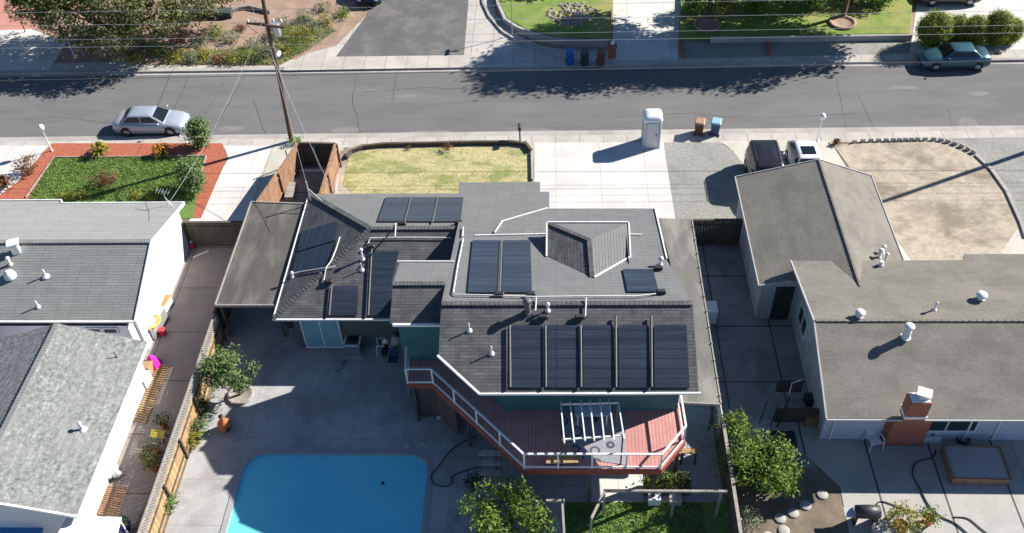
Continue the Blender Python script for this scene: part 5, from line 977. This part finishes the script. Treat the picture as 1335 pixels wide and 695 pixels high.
p = at(500, 462); t = thing('pool_pump', 'pool pump with white pipes on the patio beside the deck end', 'pump', p); b = MB(); b.lathe([(.16, 0), (.2, .1), (.2, .45), (.14, .6), (.05, .65)], p+V((.1, .5, 0)), 12); b.build('strainer', 'plastic', t); b = MB(); b.lathe([(.14, -.3), (.16, 0), (.14, .3)], p+V((.1, 0, .3)), 12, axis=(0, 1, 0)); b.build('motor', 'dark', t)
for q in ([(-.3, .4, .1), (-.3, .4, .75), (.1, .5, .75), (.1, .5, .6)], [(-.3, -.1, .05), (-.3, .1, .5), (.1, .1, .5)], [(.4, -.3, .05), (.4, .1, .6), (.55, .5, .6)]): b = MB(); b.tube([p+V(c) for c in q], .035, 6); b.build('pipe', 'pvc', t)
p = at(521, 459); t = thing('pool_filter', 'tall rounded pool filter tank beside the deck end', 'filter tank', p); b = MB(); b.lathe([(.28, 0), (.32, .1), (.34, .9), (.28, 1.12), (.1, 1.24)], p, 16); b.build('tank', flat('tank_tan', (.33, .31, .28), .5), t); b = MB(); b.lathe([(.35, .55), (.36, .58), (.35, .62)], p, 16); b.build('band', 'metal', t); b = MB(); b.lathe([(.05, 1.2), (.08, 1.26), (.03, 1.36)], p, 8); b.build('valve', 'dark', t)
p = at(514, 476); t = thing('chair', 'dark blue folding chair by the pool pump', 'chair', p); b = MB(); b.box(p+V((0, 0, .44)), (.5, .46, .04)); b.build('seat', flat('chair_blue', (.03, .06, .14), .6), t); b = MB(); b.box(p+V((0, .25, .72)), (.5, .04, .5)); b.build('backrest', bpy.data.materials['chair_blue'], t)
for sx in (-.23, .23):
    for sy in (-.2, .22): b = MB(); b.box(p+V((sx, sy, .22)), (.03, .03, .44)); b.build('leg', 'metal', t)
p = at(383, 433); t = thing('grill', 'round dark kettle grill under the wing eave', 'grill', p); b = MB(); b.sphere(p+V((0, 0, .72)), (.3, .3, .24), 14); b.build('kettle', 'dmetal', t)
for a in range(3): b = MB(); b.tube([p+V((0, 0, .6)), p+V((.3*math.cos(a*2.1), .3*math.sin(a*2.1), 0))], .015, 5); b.build('leg', 'metal', t)
b = MB(); p = at(400, 437); b.tube([p+V((0, 0, 0)), p+V((-.1, .5, 1.3))], .02, 6); b.box(p+V((0, 0, .05)), (.35, .12, .1)); tag(b.build('broom', 'dark'), 'dark broom leaning beside the sliding door', 'broom')
p = at(574, 545); t = thing('pool_cleaner', 'small grey robotic pool cleaner on the paving by the deck skirt', 'pool cleaner', p); b = MB(); b.box(p+V((0, 0, .2)), (.32, .42, .22), 0, bev=.06); b.build('body', 'metal', t); b = MB(); b.box(p+V((0, 0, .33)), (.16, .16, .06), 0, bev=.02); b.build('cap', 'dark', t)
for s in (-1, 1): b = MB(); b.lathe([(.12, -.04), (.13, 0), (.12, .04)], p+V((s*.19, 0, .13)), 12, axis=(1, 0, 0)); b.build('wheel', 'dark', t)
def hose(px, label, mm='dark', r=.022, z=.03):
    q = [at(x, y, z+r) for x, y in px]; pts = []
    for i in range(len(q)-1):
        p0, p1, p2, p3 = q[max(0, i-1)], q[i], q[i+1], q[min(len(q)-1, i+2)]
        for k in range(6): s = k/6; pts.append(.5*((2*p1)+(p2-p0)*s+(2*p0-5*p1+4*p2-p3)*s*s+(3*p1-p0-3*p2+p3)*s**3))
    b = MB(); b.tube(pts+[q[-1]], r, 6); tag(b.build('garden_hose', mm), label, 'hose')
hose([(622, 568), (600, 578), (585, 590), (575, 604), (563, 618), (565, 630), (580, 634), (590, 628), (588, 622), (600, 616), (625, 608), (638, 604)], 'black hose looping on the paving between the pool and the stairs', 'dark', .025)
hose([(450, 470), (445, 480), (436, 485)], 'short black cable running from the cooling unit', 'dark', .015)
# ================================================================== RIGHT YARD THINGS
for i, (x, y) in enumerate([(1072, 645), (1050, 659), (1034, 669), (1017, 676), (1022, 692), (1001, 700)]):
    p = at(x, y, .014); b = MB(); b.lathe([(.24, 0), (.25, .03), (.22, .05), (.01, .05)], p, 14); tag(b.build('stepping_stone', 'curb'), 'round pale stepping stone, '+['first from the slab corner', 'second from the slab corner', 'third from the slab corner', 'fourth from the slab corner', 'fifth from the slab corner', 'last one at the lower tree edge'][i], 'stepping stone', 'round stepping stones on the dirt')
p = at(1013, 558); t = thing('basketball_hoop', 'portable basketball hoop on a black base in the right side drive', 'basketball hoop', p); b = MB(); b.box(at(1021, 574)+V((0, 0, .12)), (1.1, .8, .22), 0, bev=.06); b.build('base', 'dark', t)
top = aty(1030, 514, p.y+.35); b = MB(); b.tube([p+V((0, 0, .1)), top+V((0, 0, -.3))], .05, 8); b.build('pole', 'dmetal', t)
b = MB(); b.box(top+V((.05, .45, 0)), (1.15, .06, .78)); bb_ = b.build('backboard', 'dark', t); b = MB(); b.lathe([(.23, 0), (.245, .01), (.23, .02)], top+V((.05, .75, -.28)), 16); b.build('rim', 'metal', bb_)
b = MB(); b.tube([top+V((.0, .1, -.1)), top+V((.1, .4, .3)), top+V((.5, .45, .45))], .03, 6); b.build('strut', 'metal', t)
p = at(1062, 512); t = thing('ladder', 'folded metal ladder leaning on the lilac wall', 'ladder', p)
for s in (0, .4): b = MB(); b.beam(p+V((s-.4, -.6, .05)), p+V((s+.1, .3, 2.0)), .05, .04); b.build('side_rail', 'metal', t)
for i in range(6): f = (i+.5)/6; b = MB(); c = V((-.4+.5*f, -.6+.9*f, .05+1.95*f)); b.beam(p+c, p+c+V((.4, 0, 0)), .03, .03); b.build('rung', 'metal', t)
p = at(1060, 550); crate(1060, 550, .9, .6, .5, 'woodred', 0, 'dark brown wooden chest at the corner of the lilac wall', 'wooden_chest', 'chest'); crate(1055, 525, .5, .45, .45, 'dark', .2, 'black crate below the ladder by the lilac wall')
for x, y, l_ in ((990, 552, 'thin metal stake nearest the bright tree'), (1004, 556, 'thin metal stake beside the hoop pole')): q = at(x, y); b = MB(); b.tube([q, q+V((.15, .1, 1.5))], .03, 6); tag(b.build('stake', 'dmetal'), l_, 'stake')
t = thing('planter', 'small dark potted bush by the notch door of the lilac wall', 'planter', at(996, 384)); p = at(996, 384); b = MB(); b.lathe([(.2, 0), (.26, .4), (.2, .4)], p, 12); b.build('pot', 'dark', t); b = MB(); leaves(b, [(p.x, p.y, .7, .35, .35, .35)], 260, .07, 8); b.build('foliage', 'leaf_d', t)
t = crate(926, 415, .5, .75, .85, 'plastic', 0, 'white utility box against the wire fence in the dark side drive', 'utility_box', 'box')
# white garden chair
p = at(1137, 580); t = thing('garden_chair', 'white plastic garden chair lying against the brick chimney', 'chair', p); ca, sa = math.cos(.25), math.sin(.25)
def rc(x, y, z): return p+V((x*ca-y*sa, x*sa+y*ca, z))
b = MB(); b.slab([rc(-.27, -.28, .44), rc(.27, -.28, .44), rc(.24, .25, .42), rc(-.24, .25, .42)], .04); b.build('seat', 'plastic', t)
b = MB(); b.loft([[rc(-.24, .24, .42), rc(.24, .24, .42), rc(.24, .28, .42), rc(-.24, .28, .42)], [rc(-.27, .42, .88), rc(.27, .42, .88), rc(.27, .46, .88), rc(-.27, .46, .88)]]); b.build('backrest', 'plastic', t)
for s in (-1, 1):
    b = MB(); b.beam(rc(s*.31, -.28, .64), rc(s*.30, .34, .66), .07, .03); b.build('armrest', 'plastic', t)
    for y in (-.3, .3): b = MB(); b.beam(rc(s*.33, y*1.1, 0), rc(s*.29, y, .63 if y < 0 else .6), .05, .05); b.build('leg', 'plastic', t)
# tiled box / sink
p = at(1209, 571); t = thing('litter_tray', 'pale tray with dark spots on the ground right of the brick chimney', 'tray', p); b = MB(); b.box(p+V((0, 0, .2)), (1.0, .55, .4), 0, bev=.04); b.build('tray', 'bluewall', t)
for x, y in ((-.3, 0), (-.25, .12), (.1, -.08)): b = MB(); b.box(p+V((x, y, .42)), (.16, .13, .05), .4); b.build('pad', 'dark', t)
p = at(1254, 574); t = thing('hose_reel', 'coiled dark hose on the ground behind the big flat platform', 'hose', p); b = MB(); b.tube([p+V((math.cos(a*.5)*.28, math.sin(a*.5)*.28, .04+.004*a)) for a in range(36)], .03, 5); b.build('coil', 'dark', t)
# raised platform
pq = P([(1234, 588), (1303, 590), (1318, 627), (1246, 625)], .42); pq = [at(1229, 581, .45), at(1303, 583, .45), at(1318, 626, .45), at(1243, 624, .45)]
t = thing('platform', 'low square grey topped platform with a brown timber rim on the slabs', 'platform', at(1275, 610)); b = MB(); b.slab(pq, .06); b.build('top', mat('platform_top', (.42, .41, .42), .8, .08, 1.5), t); b = MB(); b.prism([(c.x*.98+.02*pq[0].x, c.y) for c in pq], .03, .385); b.build('skirt', 'woodred', t)
for i in range(4): c, d = pq[i], pq[(i+1) % 4]; b = MB(); b.beam(c+V((0, 0, .02)), d+V((0, 0, .02)), .07, .06); b.build('rim', 'woodred', t)
hose([(1220, 586), (1216, 596), (1196, 602), (1190, 612), (1191, 622), (1200, 638), (1212, 660), (1228, 674), (1245, 682), (1262, 696), (1270, 706)], 'long dark hose snaking from the tray over the slabs', 'dark', .03)
hose([(1142, 668), (1144, 656), (1152, 654), (1170, 660), (1196, 668)], 'short dark hose curling beside the gas grill', 'dark', .025); hose([(1243, 674), (1262, 676), (1280, 690), (1296, 702)], 'dark hose branch running to the lower right corner', 'dark', .025)
p = at(1126, 684); t = thing('barbecue_grill', 'black barrel barbecue grill at the bottom edge of the slabs', 'grill', p); b = MB(); b.lathe([(.05, -.5), (.28, -.48), (.3, 0), (.28, .48), (.05, .5)], p+V((0, .1, .85)), 14, axis=(1, 0, .0)); b.build('hood', 'dmetal', t)
for s in (-1, 1): b = MB(); b.box(p+V((s*.42, .1, .38)), (.06, .4, .76)); b.build('leg', 'dark', t)
b = MB(); b.box(p+V((-.75, .1, .8)), (.4, .45, .04)); b.build('side_shelf', 'metal', t)
pot(1172, 690, .3, .35, 'terra', 'pot with bright yellow green bush beside the grill', .95, 'leaf_y', 900); pot(1208, 682, .26, .4, 'terra', 'pot with small spreading plant right of the bright bush', .55, 'leaf_a', 300)
pot(1150, 698, .5, .4, 'curb', 'wide pale bowl planter in front of the grill'); pot(1160, 676, .12, .15, 'dark', 'tiny dark pot between the grill and the bright bush')

b = MB(); b.beam(at(376, 222, .08), at(424, 222, .08), .14, .1); tag(b.build('timber_beam', 'offwhite'), 'pale beam lying across the fenced storage strip', 'beam')
b = MB(); b.beam(at(408, 192, 1.6), at(418, 220, .1), .09, .09); tag(b.build('timber_beam', 'offwhite'), 'pale beam leaning inside the fenced storage strip', 'beam')
b = MB(); b.beam(at(372, 196, 1.5), at(377, 214, .1), .07, .07); tag(b.build('timber_beam', 'woodgrey'), 'grey post leaning in the left corner of the fenced storage strip', 'beam')
b = MB(); b.prism([(c.x, c.y) for c in P([(372, 262), (376, 242), (386, 242), (384, 262)])], .02, .3); tag(b.build('pallet', 'woodgrey'), 'stack of grey boards on the floor of the storage strip', 'boards')

for i, (x, y, r, h) in enumerate([(905, 10, 1.3, 1.6), (945, 4, 1.4, 1.9), (985, 8, 1.2, 1.4), (1025, 4, 1.5, 2.0), (1062, 8, 1.3, 1.6), (1110, 4, 1.5, 2.0), (1150, 6, 1.3, 1.7)]):
    bush('lawn_shrub', ['leafy shrub beside the shaded drive', 'tall leafy shrub just right of the left lawn tree', 'low leafy shrub between the lawn trees, nearer the left one', 'tall leafy shrub midway between the lawn trees', 'low leafy shrub just left of the right lawn tree', 'tall leafy shrub behind the right lawn tree', 'leafy shrub near the hedge end of the lawn'][i]+', lawn back', 'shrub', x, y, r, h, 2200, .12, 'leaf_a', 'shrubs at the back of the shady lawn', z=.34)
